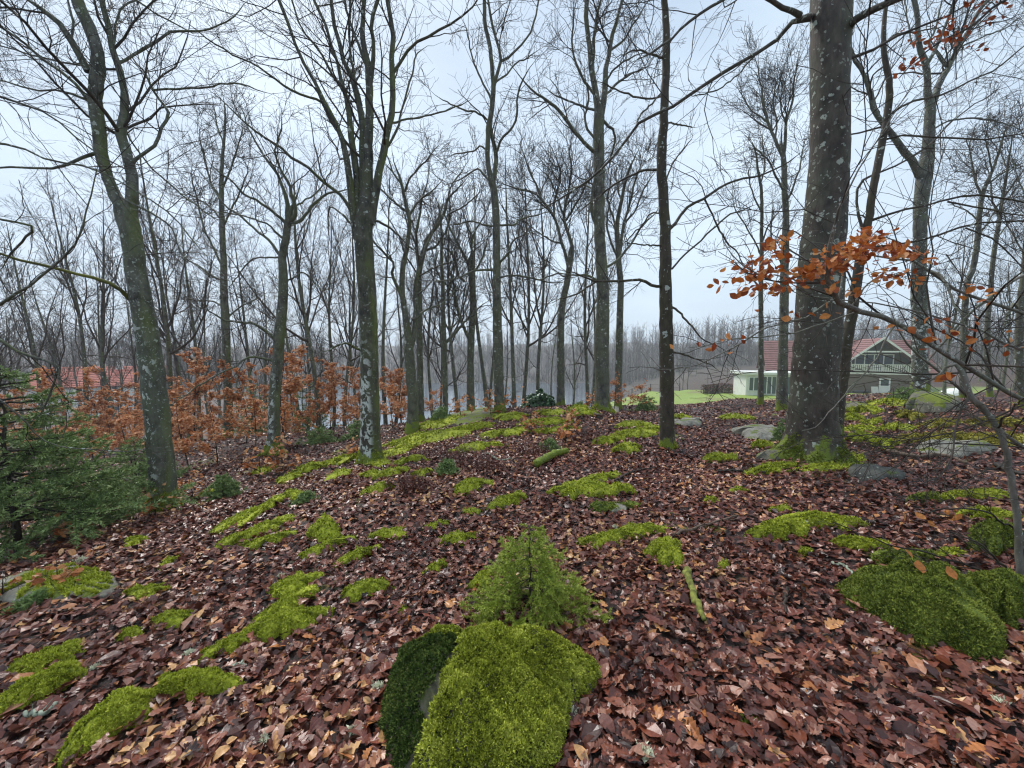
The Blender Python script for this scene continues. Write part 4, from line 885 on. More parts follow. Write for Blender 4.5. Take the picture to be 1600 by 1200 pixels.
# (x, y, half width, half height, tilt, height, label or None, material)
NEAR = [(305, 1083, 68, 28, 10, .07, 'long bright moss cushion next to the mossy boulder, its upper half', None), (172, 1140, 105, 28, 33, .07, 'long bright moss cushion next to the mossy boulder, its lower half', None),
        (62, 1088, 78, 24, 28, .06, 'narrow moss cushion lying below a lichen covered stick', None), (78, 1040, 58, 17, 20, .05, None, None),
        (448, 986, 64, 24, 14, .06, 'broad moss cushion tapering into a thin moss tail on the leaf slope', None), (358, 1017, 52, 12, 28, .035, None, None),
        (272, 977, 42, 11, 14, .04, None, None), (205, 998, 28, 8, 15, .03, None, None), (448, 957, 58, 16, 26, .045, None, None), (458, 924, 44, 17, 18, .045, None, None),
        (230, 930, 36, 10, 8, .03, None, None), (570, 931, 38, 16, 6, .05, 'round moss pillow alone on the leaves left of the small spruce', None), (627, 959, 12, 8, 0, .02, None, None),
        (265, 884, 18, 7, 25, .03, None, None), (212, 851, 20, 6, 10, .04, None, None), (378, 815, 52, 9, 25, .05, None, None), (402, 836, 62, 10, 22, .05, None, None), (418, 851, 40, 7, 15, .04, None, None),
        (418, 797, 48, 8, 32, .05, None, None), (507, 839, 28, 17, 10, .10, 'plump round moss pillow on the slope above two flat moss streaks', None), (508, 862, 42, 8, 18, .04, None, None), (460, 779, 17, 9, 0, .06, None, None),
        (556, 876, 36, 9, 20, .04, None, None), (605, 841, 33, 10, 12, .04, None, None), (580, 746, 22, 6, 5, .05, None, None), (592, 727, 25, 7, 5, .05, None, None),
        (718, 848, 31, 10, 5, .04, None, None), (682, 826, 26, 5, 15, .03, None, None), (737, 765, 30, 12, 10, .06, None, None), (795, 789, 27, 12, 15, .06, 'moss cushion peeping out just behind the small spruce', None),
        (682, 892, 22, 7, 20, .03, None, None), (735, 805, 13, 5, 0, .03, None, None), (757, 912, 28, 14, 30, .04, 'moss cushion half covered by the small spruce', None),
        (905, 772, 42, 16, 10, .07, None, None), (963, 772, 30, 10, 5, .07, None, None), (955, 798, 34, 10, 5, .05, 'moss cushion with a grey stone showing at its edge', M_MOSS_D), (940, 752, 30, 7, 8, .05, None, None),
        (952, 848, 48, 14, 8, .05, None, None), (1000, 836, 46, 10, 5, .05, None, None), (1040, 871, 31, 25, 0, .07, 'round moss pillow beside the small spruce', None), (1132, 890, 10, 7, 0, .03, None, None),
        (1220, 836, 46, 19, 3, .08, 'round moss pillow below the massive beech', None), (1292, 822, 56, 12, -6, .06, None, None), (1345, 858, 50, 11, -3, .05, None, None), (1412, 882, 44, 18, 0, .06, 'deep green moss cushion just uphill of the largest moss mound', M_MOSS_D),
        (1258, 871, 13, 6, 0, .03, None, None), (1525, 780, 52, 10, 2, .05, None, None), (1545, 811, 44, 9, -2, .05, None, None), (1552, 852, 46, 26, 0, .10, 'dark green moss mound behind the pale sapling stem', M_MOSS_D), (1482, 872, 26, 8, 0, .03, None, None),
        (1216, 801, 15, 6, 0, .03, None, None), (1111, 788, 14, 5, 0, .03, None, None), (1155, 772, 15, 5, 0, .03, None, None), (1172, 1140, 18, 9, 0, .02, 'little moss tuft alone among the foreground oak leaves', M_MOSS_D),
        (1445, 785, 26, 7, 0, .05, None, M_MOSS_D), (1568, 955, 62, 48, -10, .12, 'deep green moss mound at the foot of the pale sapling', M_MOSS_D),
        (1300, 735, 60, 7, 3, .03, 'thin moss sheet over the roots of the massive beech', None), (1205, 738, 40, 8, 8, .05, 'moss sheet on the outer root of the massive beech', None)]
MID = [(1125, 721, 26, 7, 5), (1345, 690, 30, 6, 0), (1330, 721, 24, 7, 0), (1345, 674, 26, 5, 0), (1400, 672, 30, 5, 0), (1382, 700, 24, 5, 0), (980, 706, 26, 7, 0), (1002, 680, 52, 8, 8), (950, 694, 24, 6, 5), (745, 703, 42, 6, 5),
       (700, 682, 62, 8, 12), (640, 690, 46, 9, 15), (620, 708, 40, 7, 15), (850, 664, 48, 5, 3), (790, 680, 36, 5, 8), (870, 676, 34, 4, 5), (670, 668, 34, 7, 10), (700, 660, 30, 6, 12), (560, 715, 30, 6, 20), (520, 725, 34, 5, 18), (610, 745, 28, 5, 12),
       (1500, 690, 70, 9, 0), (1570, 692, 50, 11, 0), (1430, 690, 34, 6, 0), (1560, 668, 50, 6, 0), (1345, 645, 34, 5, 0), (1395, 634, 40, 5, 0), (1330, 656, 24, 4, 0), (910, 650, 30, 4, 0), (860, 648, 26, 5, 0), (905, 642, 18, 5, 0),
       (530, 745, 24, 5, 15), (640, 725, 26, 4, 10), (1470, 668, 34, 5, 0), (990, 668, 30, 5, 0), (800, 655, 30, 5, 4), (745, 672, 26, 5, 10), (590, 770, 26, 5, 15), (660, 745, 18, 4, 8), (1190, 700, 20, 4, 0), (1150, 655, 26, 4, 0), (640, 655, 16, 4, 10),
       (480, 738, 30, 5, 18), (450, 752, 24, 4, 16), (410, 740, 26, 4, 15), (340, 770, 30, 4, 15), (1060, 655, 20, 4, 0), (1360, 664, 18, 4, 0), (1420, 655, 26, 4, 0)]
for i, (x, y, a, b, t, h, lb, mt) in enumerate(NEAR):
    moss(x, y, a, b, t, h, lb or LBL_S, i, mt, None if lb else GRP_S)
for i, (x, y, a, b, t) in enumerate(MID):
    mt = M_MOSS_Y if x > 1400 else None
    moss(x, y, a, b, t, .07, 'low yellowish moss carpet on the ground towards the house' if mt else 'flat mossy hummock on the far brow of the leaf slope', 200 + i, mt, 'yellowish moss carpets by the house' if mt else 'mossy hummocks on the brow')
moss(1440, 965, 125, 62, -12, .16, 'largest moss mound, deep green, with two orange leaves lying on its top', 500, M_MOSS_D, dens=1.3,
     boundary=[(1306, 930), (1330, 915), (1380, 908), (1430, 912), (1490, 925), (1540, 950), (1575, 1000), (1572, 1040), (1530, 1046), (1480, 1030), (1420, 1005), (1360, 975), (1320, 950)])

MARKS = {'the small fresh green spruce': (828, 962), 'the big cleft mossy boulder': (765, 1080), 'the flat grey stone slab': (70, 925), 'the massive old beech': (1268, 722), 'the dark single stemmed beech': (1043, 706),
         'the white patched many stemmed beech': (580, 705), 'the mossy footed two stemmed beech': (258, 800), 'the upright beech with the broken branch': (942, 645), 'the slim straight beech by the rock slab': (782, 642),
         'the low forking mossy beech': (645, 668), 'the stout forked beech': (1440, 628), 'the pale bent sapling stem': (1598, 930), 'the dark rotten log': (860, 722), 'the pale grey stone by the long branch': (1490, 706), 'the long straight fallen branch': (1440, 719), 'the branchy moss footed beech': (428, 712)}
RANKS = ['closest', 'second closest', 'third closest', 'fourth closest', 'fifth closest', 'sixth closest', 'seventh closest', 'eighth closest', 'ninth closest', 'tenth closest', 'eleventh closest', 'twelfth closest', 'thirteenth closest', 'fourteenth closest']
def name_by_landmark(name, phrase, most):
    """a look-alike is told apart by how near it stands to a thing that can be found"""
    every = [o for o in COL.objects if o.name.split('.')[0] == name]
    P = np.array([o.location for o in every]); M = {k: hit(*v) for k, v in MARKS.items()}
    rank = {k: np.argsort(np.argsort(np.linalg.norm(P - m, axis=1))) for k, m in M.items()}
    for i, o in enumerate(every):
        if not o.get('group'): continue
        k = min(rank, key=lambda q: rank[q][i])
        if rank[k][i] < most: o['label'] = phrase + ', ' + RANKS[rank[k][i]] + ' to ' + k
name_by_landmark('moss_cushion', 'bright green moss cushion', 14)

# ------------------------------------------------------------------ the big mossy boulder in front
def hero_boulder():
    g = np.random.default_rng(77)
    B = np.array([(598, 1150), (606, 1100), (622, 1062), (655, 1040), (700, 1030), (760, 1030), (830, 1035), (900, 1046), (935, 1062), (925, 1090), (895, 1112), (882, 1150), (872, 1200), (800, 1260), (700, 1275), (625, 1240)], float)
    n = 72; k = np.linspace(0, len(B), n, endpoint=False); i0 = k.astype(int); w = (k - i0)[:, None]
    b = B[i0 % len(B)] * (1 - w) + B[(i0 + 1) % len(B)] * w
    ring = hits(b[:, 0], b[:, 1]); POLYS.append(ring[:, :2].copy())
    C = hit(770, 1120)
    def height(xy, r):
        u = (xy[:, 0] - C[0]) / .46; v = (xy[:, 1] - C[1]) / .40
        top = .185 - .07 * np.clip(u, 0, 2) ** 1.3 + .075 * v
        seam = -.045 * np.exp(-((u + .48 - .18 * v) / .07) ** 2)                 # the cleft left of the middle
        left = -.05 * np.clip(-u - .50 + .18 * v, 0, 1) ** .8
        bumps = .026 * wave(xy, 9, .5) + .018 * wave(xy, 19, 2.0) + .010 * wave(xy, 41, 1.0) + .005 * wave(xy, 90, .3)
        return (top + seam + left + bumps) * np.clip(1 - r ** 5, 0, 1) ** .62 + .02
    rr = np.concatenate([np.linspace(.05, .8, 22), np.linspace(.83, 1.0, 10), [1.03]])
    V = []
    for r in rr:
        xy = C[None, :2] + (ring[:, :2] - C[None, :2]) * r
        z = ground_z(xy[:, 0], xy[:, 1]) + height(xy, np.full(n, r)) - (.06 if r > 1.01 else 0)
        V.append(np.concatenate([xy, z[:, None]], 1))
    G = np.array(V); K = len(rr)
    i = np.arange(K - 1)[:, None]; j = np.arange(n)[None]; j2 = (j + 1) % n
    Q = np.stack([i * n + j, (i + 1) * n + j, (i + 1) * n + j2, i * n + j2], -1).reshape(-1, 4)
    T = np.stack([np.full(n, K * n), np.arange(n), (np.arange(n) + 1) % n], -1)
    Vf = np.concatenate([G.reshape(-1, 3), [G[0].mean(0)]])
    base = np.array([C[0], C[1], gz(C[0], C[1])])
    root = empty('boulder', base)
    tag(root, 'big moss covered boulder in front of the small spruce, cleft along one side', 'boulder')
    obj('rock', mesh_np('rock', Vf - base, Q, T), M_STONE_B, root)
    # moss: bright carpet on the right of the cleft and over the top, darker hanging moss on the left face
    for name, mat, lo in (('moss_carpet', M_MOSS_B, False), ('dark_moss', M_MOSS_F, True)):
        N = 60000
        t = g.uniform(0, n, N); r = np.sqrt(g.random(N)) * 1.01
        f = r * 1.0
        j0 = t.astype(int) % n; wj = (t - np.floor(t))[:, None]
        rim = ring[j0, :2] * (1 - wj) + ring[(j0 + 1) % n, :2] * wj
        xy = C[None, :2] + (rim - C[None, :2]) * r[:, None]
        u = (xy[:, 0] - C[0]) / .46; v = (xy[:, 1] - C[1]) / .40
        s = u + .48 - .18 * v + .05 * wave(xy, 23, 1.0)
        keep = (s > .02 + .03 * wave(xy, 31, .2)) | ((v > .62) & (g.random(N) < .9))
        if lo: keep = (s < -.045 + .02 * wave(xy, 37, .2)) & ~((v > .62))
        xy, r, v2 = xy[keep], r[keep], v[keep]
        hh = ground_z(xy[:, 0], xy[:, 1]) + height(xy, r)
        e = .01
        def H(a): return ground_z(a[:, 0], a[:, 1]) + height(a, r)
        nx = (H(xy + [e, 0]) - H(xy - [e, 0])) / (2 * e); ny = (H(xy + [0, e]) - H(xy - [0, e])) / (2 * e)
        rim_n = unit(np.concatenate([xy - C[None, :2], np.zeros((len(xy), 1))], 1))
        nr = unit(np.stack([-nx, -ny, np.ones(len(xy))], -1) + rim_n * (np.clip(r - .8, 0, 1) * 5)[:, None])
        pos = np.concatenate([xy, hh[:, None]], 1) - base + nr * (.008 + .008 * wave(xy, 75, .4) + .006 * wave(xy, 130, 2.0))[:, None]
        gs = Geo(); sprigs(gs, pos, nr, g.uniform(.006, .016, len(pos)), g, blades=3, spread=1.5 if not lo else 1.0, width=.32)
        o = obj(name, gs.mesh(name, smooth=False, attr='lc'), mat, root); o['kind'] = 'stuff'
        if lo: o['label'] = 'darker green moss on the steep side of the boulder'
    return root
M_MOSS_B = moss_mat('boulder_moss', srgb(80, 88, 20), srgb(160, 168, 52), srgb(222, 222, 106))
M_MOSS_F = moss_mat('dark_face_moss', srgb(34, 50, 20), srgb(72, 92, 36), srgb(128, 136, 66))  # darker green moss of the steep left face
hero_boulder()

# ------------------------------------------------------------------ stones
def stone(px, py, rx, ry, hgt, label, mat, seed, name='stone', ang=0, flat=.45, moss_top=None):
    g = np.random.default_rng(seed)
    n, K = 26, 9
    th = np.arange(n) * 2 * np.pi / n
    wob = 1 + .16 * np.sin(2 * th + g.uniform(0, 6)) + .12 * np.sin(3 * th + g.uniform(0, 6)) + g.normal(0, .05, n)
    a = math.radians(-ang); ex, ey = rx * np.cos(th) * wob, ry * np.sin(th) * wob
    ring = hits(px + ex * math.cos(a) - ey * math.sin(a), py + ex * math.sin(a) + ey * math.cos(a)); C = ring.mean(0)
    POLYS.append(ring[:, :2].copy())
    facet = g.normal(size=(4, 2)); fo = g.uniform(.3, .7, 4); sc_ = max(np.ptp(ring[:, 0]) / 2, .05)
    def hf(r, xy):
        d = (xy - C[None, :2]) / sc_
        h = hgt * (max(0, 1 - r ** 4) ** .5)
        cut = np.ones(len(xy))
        for fv, o in zip(facet, fo): cut = np.minimum(cut, 1.25 - .55 * np.clip(d @ fv - o * .3, -1, 2))
        return h * np.clip(cut, .35, 1.15) * (1 + .12 * wave(xy / sc_, 3.1, 1) + .06 * wave(xy / sc_, 7, 2)) - (.05 if r > 1.01 else 0)
    V, Q, T, G = dome(C, ring, hf, 0, [.12, .3, .48, .64, .78, .88, .95, .99, 1.03], g)
    V = V + g.normal(0, hgt * .025, V.shape)
    base = np.array([C[0], C[1], gz(C[0], C[1])])
    root = obj(name, mesh_np(name, V - base, Q, T), mat, None, base)
    tag(root, label, 'stone' if name == 'stone' else 'boulder')
    if moss_top:
        N = moss_top; t = g.integers(0, n, N); r = np.sqrt(g.random(N)) * .9
        xy = C[None, :2] + (ring[t, :2] - C[None, :2]) * r[:, None]; dd = (xy - C[None, :2]) / sc_
        kp = (dd[:, 0] + .25 * wave(xy / sc_, 4, 1)) > -.15; xy, r = xy[kp], r[kp]
        z = np.array([gz(*q) for q in xy[:1]])
        z = ground_z(xy[:, 0], xy[:, 1]) + np.array([float(hf(rr_, q[None])[0]) for rr_, q in zip(r, xy)])
        gs = Geo(); sprigs(gs, np.concatenate([xy, z[:, None]], 1) - base, np.tile([0, 0, 1.0], (len(xy), 1)), g.uniform(.018, .034, len(xy)), g)
        s = obj('moss_sprigs', gs.mesh('moss_sprigs', smooth=False, attr='lc'), M_MOSS, root); s['kind'] = 'stuff'
    return root
stone(70, 925, 125, 24, .10, 'flat grey stone slab half covered by moss below the young spruces', M_STONE, 1, ang=3, moss_top=3500)
stone(1490, 706, 56, 11, .14, 'pale grey stone beside the long fallen branch', M_STONE, 2)
stone(1366, 745, 42, 13, .08, 'dark wet stone near the roots of the massive beech', M_STONE_D, 3)
stone(1186, 680, 42, 9, .16, 'grey stone with a dark mossy side left of the massive beech', M_STONE, 4)
stone(1076, 662, 26, 5, .10, 'pale flat stone just behind the dark single stemmed beech', M_STONE, 5)
stone(1458, 640, 48, 8, .38, 'rounded mossy boulder under the stout forked beech', M_STONE_M, 6, name='boulder')
stone(960, 642, 10, 4, .12, 'small grey stone at the foot of the upright mossy footed beech', M_STONE, 7)
stone(1208, 716, 22, 7, .10, 'mossy grey stone leaning on the root of the massive beech', M_STONE_M, 8)
stone(962, 800, 18, 6, .05, 'little grey stone showing between moss cushions behind the small spruce', M_STONE, 9)
stone(738, 650, 48, 12, .34, 'sloping rock slab with moss and copper leaves beside the slim straight beech', M_STONE_M, 10, name='boulder', ang=14)
stone(1330, 640, 26, 5, .15, 'mossy stone on the brow below the brick house', M_STONE_M, 11)

# ------------------------------------------------------------------ fallen leaves
def in_polys(x, y):
    m = np.zeros(len(x), bool)
    for p in POLYS:
        lo, hi = p.min(0), p.max(0)
        k = np.where((x > lo[0]) & (x < hi[0]) & (y > lo[1]) & (y < hi[1]))[0]
        if not len(k): continue
        xx, yy = x[k], y[k]; ins = np.zeros(len(k), bool)
        for i in range(len(p)):
            (x1, y1), (x2, y2) = p[i], p[i - 1]
            c = ((y1 > yy) != (y2 > yy)) & (xx < (x2 - x1) * (yy - y1) / (y2 - y1 + 1e-12) + x1)
            ins ^= c
        m[k] |= ins
    return m
def scatter(r0, r1, dens, g, half=63):
    N = int(math.radians(2 * half) / 2 * (r1 * r1 - r0 * r0) * dens)
    a = np.radians(g.uniform(-half, half, N)); r = np.sqrt(g.uniform(r0 * r0, r1 * r1, N))
    return r * np.sin(a), r * np.cos(a)
def leaf_litter():
    g = np.random.default_rng(3); geo = Geo()
    for r0, r1, dens, kind, hi, s0, s1 in [(.6, 2.2, 1700, 'mix', .034, .045, .10), (2.2, 3.6, 1250, 'mid', .030, .042, .09), (3.6, 7.0, 820, 'low', .028, .045, .085), (7.0, 11.5, 340, 'low', .03, .05, .09), (11.5, 19, 110, 'low', .03, .06, .11)]:
        x, y = scatter(r0, r1, dens, g)
        ragged = .90 + .12 * np.sign(wave(np.stack([x, y], -1), 14, .7) * wave(np.stack([x, y], -1), 9, 2.1) + .12)
        keep = ~(in_polys(x, y) & (g.random(len(x)) < ragged)) & (lawn_mask(x, y) < .25 + .2 * g.random(len(x)))
        x, y = x[keep], y[keep]
        z = ground_z(x, y) + g.uniform(0, 1, len(x)) ** 1.2 * hi + .004
        pos = np.stack([x, y, z], -1); nr = gnormal(x, y)
        size = g.uniform(s0, s1, len(x))
        # drifts of paler and darker leaves
        c = np.clip(g.random(len(x)) + .12 * wave(np.stack([x, y], -1), 1.7, .4), 0, 1)
        tl = .42 if r0 < 4 else .5
        if kind in ('mix', 'mid'):
            oak = g.random(len(x)) < .5
            leaves(geo, pos[oak], nr[oak], size[oak], 'oak' if kind == 'mix' else 'lobed', g, tl, .6, c[oak])
            leaves(geo, pos[~oak], nr[~oak], size[~oak] * .75, 'beech' if kind == 'mix' else 'low', g, tl, .6, c[~oak])
        else:
            leaves(geo, pos, nr, size, 'low', g, tl, .5, c)
    o = obj('leaf_litter', geo.mesh('leaf_litter', smooth=False, attr='lc'), M_LITTER, ground); o['kind'] = 'stuff'
    # the largest leaves, one by one
    protos = []
    for k in range(8):
        gg = Geo(); leaves(gg, np.zeros((1, 3)), np.array([[0, 0, 1.0]]), np.array([1.0]), 'oak' if k % 2 == 0 else 'beech', g, .02, .42)
        me = gg.mesh('leaf', smooth=False, attr='lc'); me.materials.append(M_LITTER_O); protos.append(me)
    P = hits(g.uniform(-20, 1620, 900), 1200 - 260 * g.random(900) ** 1.2)
    ok = ~in_polys(P[:, 0], P[:, 1]); P = P[ok][:290]
    nr = gnormal(P[:, 0], P[:, 1])
    for p, n in zip(P, nr):
        o = bpy.data.objects.new('leaf', protos[g.integers(8)])
        nn = Vector(unit(n + g.normal(0, .22, 3)))
        q = nn.to_track_quat('Z', 'Y').to_matrix().to_4x4()
        s = g.uniform(.07, .125)
        o.matrix_world = Matrix.Translation((p[0], p[1], p[2] + g.uniform(.026, .042))) @ q @ Matrix.Rotation(g.uniform(0, 6.28), 4, 'Z') @ Matrix.Diagonal((s, s, s, 1))
        link(o, ground)
leaf_litter()

# ------------------------------------------------------------------ young spruces
def spruce(name, label, base, H, W, seed, mat, needle=.014, nper=260, whorls=8, droop=.25, group=None, lean=(0, 0), stem_r=None, bare=.08, density=1.0):
    g = np.random.default_rng(seed)
    root = empty(name, base); tag(root, label, 'spruce', group)
    K = 14; t = np.linspace(0, 1, K)
    SP_ = np.stack([lean[0] * t * H, lean[1] * t * H, t * H - .05], -1) + g.normal(0, .006 * H, (K, 3)) * np.array([1, 1, 0]); r0 = stem_r or .012 * H + .004
    SR = r0 * (1 - .88 * t)
    gs = Geo(); pack(gs, SP_[None], SR[None], 7, np.zeros(3)); obj('trunk', gs.mesh('trunk', attr='h'), M_TWIG, root)
    BP, BR = [], []
    for w in range(whorls):
        f = bare + (1 - bare) * (w + .3) / whorls
        if f > .97: continue
        p0 = np.array([np.interp(f, t, SP_[:, j]) for j in range(3)])
        nb = g.integers(5, 8); ph = g.uniform(0, 6.28)
        for b in range(nb):
            a = ph + b * 2 * np.pi / nb + g.normal(0, .25)
            L = W * .5 * (1 - f) ** .75 * g.uniform(.7, 1.2) + .04 * H
            s = np.linspace(0, 1, 8)
            rise = (.30 * f - droop * .35)
            z = L * (rise * s - droop * s ** 1.6 + .22 * s ** 3.2) + p0[2] + g.normal(0, .02 * H)
            q = np.stack([p0[0] + np.cos(a) * L * s, p0[1] + np.sin(a) * L * s, z], -1); q[1:] += g.normal(0, .012 * L, (7, 3))
            BP.append(q); BR.append(np.maximum(r0 * .34 * (1 - .8 * s), .0012))
    BP, BR = np.array(BP), np.array(BR)
    C1, D1 = sprout(BP, BR, g, 20 / max(W, .5) * density, .15, .98, (52, 9), (.42, .03, .40 * W), 4, .06, -.04, .55, .001, flat=.75)
    C2, D2 = sprout(C1, D1, g, 22 / max(W, .5) * density, .12, .95, (46, 9), (.42, .02, .16 * W), 4, .06, -.04, .7, .0009, flat=.7)
    gb = Geo(); pack(gb, BP, BR, 5, np.zeros(3)); pack(gb, C1, D1, 3, np.zeros(3))
    obj('branches', gb.mesh('branches', attr='h'), M_TWIG, root)
    gn = Geo()
    for P_, lo in ((BP, .25), (C1, 0), (C2, 0)):
        if not len(P_): continue
        L = np.linalg.norm(np.diff(P_, axis=1), axis=2).sum(1)
        cnt = g.poisson(L * nper); idx = np.repeat(np.arange(len(P_)), cnt); N = len(idx)
        if N == 0: continue
        tt = g.uniform(lo, 1, N); f = tt * (P_.shape[1] - 1); k = np.minimum(f.astype(int), P_.shape[1] - 2); w = (f - k)[:, None]
        p = P_[idx, k] * (1 - w) + P_[idx, k + 1] * w; tan = unit(P_[idx, k + 1] - P_[idx, k])
        r = g.normal(size=(N, 3)); r[:, 2] = r[:, 2] * .7 + .25
        d = unit(tan * .75 + unit(r - (r * tan).sum(1, keepdims=True) * tan))
        ln = needle * g.uniform(.7, 1.25, N)[:, None]; side = unit(np.cross(d, g.normal(size=(N, 3)))) * ln * (.11 if needle < .03 else .15)
        V = np.stack([p - side, p + side, p + d * ln], 1).reshape(-1, 3)
        gn.add(V, T=(np.arange(N) * 3)[:, None] + np.arange(3)[None], a=np.repeat(np.clip(.35 * g.random(N) + .65 * tt * g.random(N) ** .3, 0, 1), 3))
    o = obj('needles', gn.mesh('needles', smooth=False, attr='lc'), mat, root); o['kind'] = 'stuff'
    return root
q = hit(828, 962)
spruce('spruce_sapling', 'small fresh green spruce sapling behind the big mossy boulder', q, .64, .94, 51, M_NEEDLE, .016, 1000, 9, .50, density=1.5, stem_r=.007, bare=.12)
q = hit(30, 868)
spruce('spruce_sapling', 'tallest dark green young spruce with a bare lower trunk beside the flat stone slab', q, 2.2, 2.8, 52, M_NEEDLE_D, .042, 200, 11, .22, stem_r=.04, bare=.2, density=1.7)
for x, y, Y, H, W, lb, sd in [(140, 815, 5.2, .9, 1.5, 'bushy low spruce between the tallest young spruce and the mossy footed beech', 53), (-60, 800, 5.6, 2.0, 2.2, 'dark young spruce standing behind the tallest one', 54), (215, 760, 7.2, 1.0, 1.4, 'young spruce just behind the mossy footed beech', 55),
                                (350, 790, 5.6, .42, .55, 'little spruce below the copper leaved seedling on the slope', 56), (500, 705, 10.2, .5, 1.1, 'low dark spruce on the slope between two lichen patched beeches', 57), (560, 690, 10.5, .55, .9, 'low spruce at the shoulder of the many stemmed beech', 58),
                                (690, 668, 10.6, .5, .7, 'small spruce beside the rock slab', 59), (1010, 640, 13.0, .6, .9, 'small olive green spruce at the edge of the lawn', 60), (1226, 690, 6.9, .5, .5, 'tiny spruce against the massive beech trunk', 61), (1412, 640, 11.4, .45, .8, 'low spruce in front of the white balcony house', 62),
                                (905, 640, 12.3, .35, .6, 'tiny spruce at the foot of the dark evergreen bush', 63), (480, 640, 17.0, 2.6, 2.2, 'pale green young spruce among the copper saplings downhill', 64), (395, 660, 16.0, 2.4, 2.0, 'mid green young spruce by the tall grey tree', 65), (700, 755, 5.2, .22, .45, 'wispy heather like spruce tuft on the leaf slope', 66), (480, 815, 4.6, .16, .4, 'dry thin spruce tuft on the moss streaks', 67), (860, 738, 6.0, .22, .4, 'spruce seedling at the mossy log', 68), (60, 1000, 2.7, .12, .34, 'flat feathery spruce seedling below the flat stone slab', 69)]:
    p = at(x, y, Y); p[2] = gz(p[0], p[1])
    far = Y > 9
    spruce('spruce_sapling', lb, p, H, W, sd, M_NEEDLE_D, .038 if not far else .07, (200 if not far else 60) * (1.6 if H < .5 else 1), 8 if H > .6 else 6, .2, density=1.3)

# ------------------------------------------------------------------ copper leaved beech saplings
def sapling_proto(seed, H, spread, nleaf, leaf, mat):
    g = np.random.default_rng(seed)
    K = 10; t = np.linspace(0, 1, K)
    S_ = np.stack([.05 * H * np.sin(t * 3 + g.uniform(0, 6)), .05 * H * np.sin(t * 2.3 + g.uniform(0, 6)), t * H - .03], -1)
    R_ = (.006 + .006 * H) * (1 - .8 * t)
    B1, R1 = sprout(S_[None], R_[None], g, 13 / H, .15, 1, (66, 12), (spread, .15, 1.1), 7, .13, .02, .5, .002, flat=.2)
    B2, R2 = sprout(B1, R1, g, 9 / H + 3, .15, 1, (48, 12), (.5, .08, .5), 5, .13, .0, .6, .0016, flat=.6)
    gs = Geo(); pack(gs, S_[None], R_[None], 6, np.zeros(3))
    gt = Geo(); pack(gt, B1, R1, 4, np.zeros(3)); pack(gt, B2, R2, 3, np.zeros(3))
    gl = Geo(); allP = [b for b in (B1, B2) if len(b)]
    for b, sh in zip(allP, (.3, .7)):
        N = int(nleaf * sh); i = g.integers(0, len(b), N); tt = g.uniform(.2, 1, N) * (b.shape[1] - 1); k = np.minimum(tt.astype(int), b.shape[1] - 2); w = (tt - k)[:, None]
        p = b[i, k] * (1 - w) + b[i, k + 1] * w + g.normal(0, leaf * .4, (N, 3)) - np.array([0, 0, leaf * .25])
        leaves(gl, p, np.tile([0, -.35, 1.0], (N, 1)), leaf * g.uniform(.7, 1.2, N), 'low' if H > .6 else 'beech', g, .55, .5)
    return gs.mesh('stem', attr='h'), gt.mesh('twigs', attr='h'), gl.mesh('foliage', smooth=False, attr='lc')
SAPS = [sapling_proto(300 + i, h, s, n, l, M_COPPER) for i, (h, s, n, l) in enumerate([(2.4, .36, 1300, .085), (1.7, .42, 1000, .085), (2.9, .34, 1500, .09), (1.2, .5, 700, .08), (.5, .6, 90, .075), (.32, .8, 45, .075)])]
for a, b, c in SAPS:
    a.materials.append(M_TWIG); b.materials.append(M_TWIG); c.materials.append(M_COPPER)
def sapling(px, py, Y, k, label, group, sc_=1.0, seed=0):
    g = np.random.default_rng(seed + 5000)
    p = at(px, py, Y); p[2] = gz(p[0], p[1])
    root = empty('beech_sapling', p, g.uniform(0, 6.28)); root.scale = (sc_, sc_, sc_ * g.uniform(.9, 1.1))
    tag(root, label, 'sapling', group)
    for n, me in zip(('stem', 'twigs', 'foliage'), SAPS[k]):
        o = link(bpy.data.objects.new(n, me), root)
        if n != 'stem': o['kind'] = 'stuff'
    return root
g = np.random.default_rng(8)
BAND = [(x, y, Y, k) for x, y, Y, k in [(200, 735, 9.5, 1), (240, 720, 11, 0), (150, 700, 13, 2), (110, 690, 15, 2), (290, 740, 9.0, 1), (310, 720, 11.5, 0), (335, 745, 8.6, 1), (280, 700, 14, 2), (380, 715, 11, 0), (400, 730, 9.3, 3), (400, 700, 13, 1), (445, 700, 12, 1), (465, 690, 13, 0), (450, 715, 10, 3), (495, 690, 12.5, 1), (520, 685, 13, 0),
        (540, 690, 11.5, 3), (610, 690, 11.5, 3), (615, 670, 14, 0), (550, 670, 15, 2), (500, 665, 17, 2), (430, 670, 17, 2), (330, 690, 16, 2), (220, 690, 17, 2), (170, 720, 11, 1), (360, 680, 18, 2), (250, 680, 20, 2), (590, 665, 16, 0), (570, 655, 20, 2), (470, 655, 21, 2), (190, 680, 21, 2), (300, 670, 22, 2), (120, 720, 11, 3), (630, 660, 15, 1), (680, 652, 14, 3), (60, 700, 14, 1), (20, 690, 14, 0)]]
for _ in range(34):
    Yq = g.uniform(9.5, 24); BAND.append((g.uniform(-20, 640), 690, Yq, int(g.choice([0, 0, 1, 2, 2, 3]))))
for i, (x, y, Y, k) in enumerate(BAND):
    sapling(x, y, Y, k, 'copper leaved young beech deep in the thicket down the left slope', 'copper beech saplings on the slope', g.uniform(.8, 1.1), i)
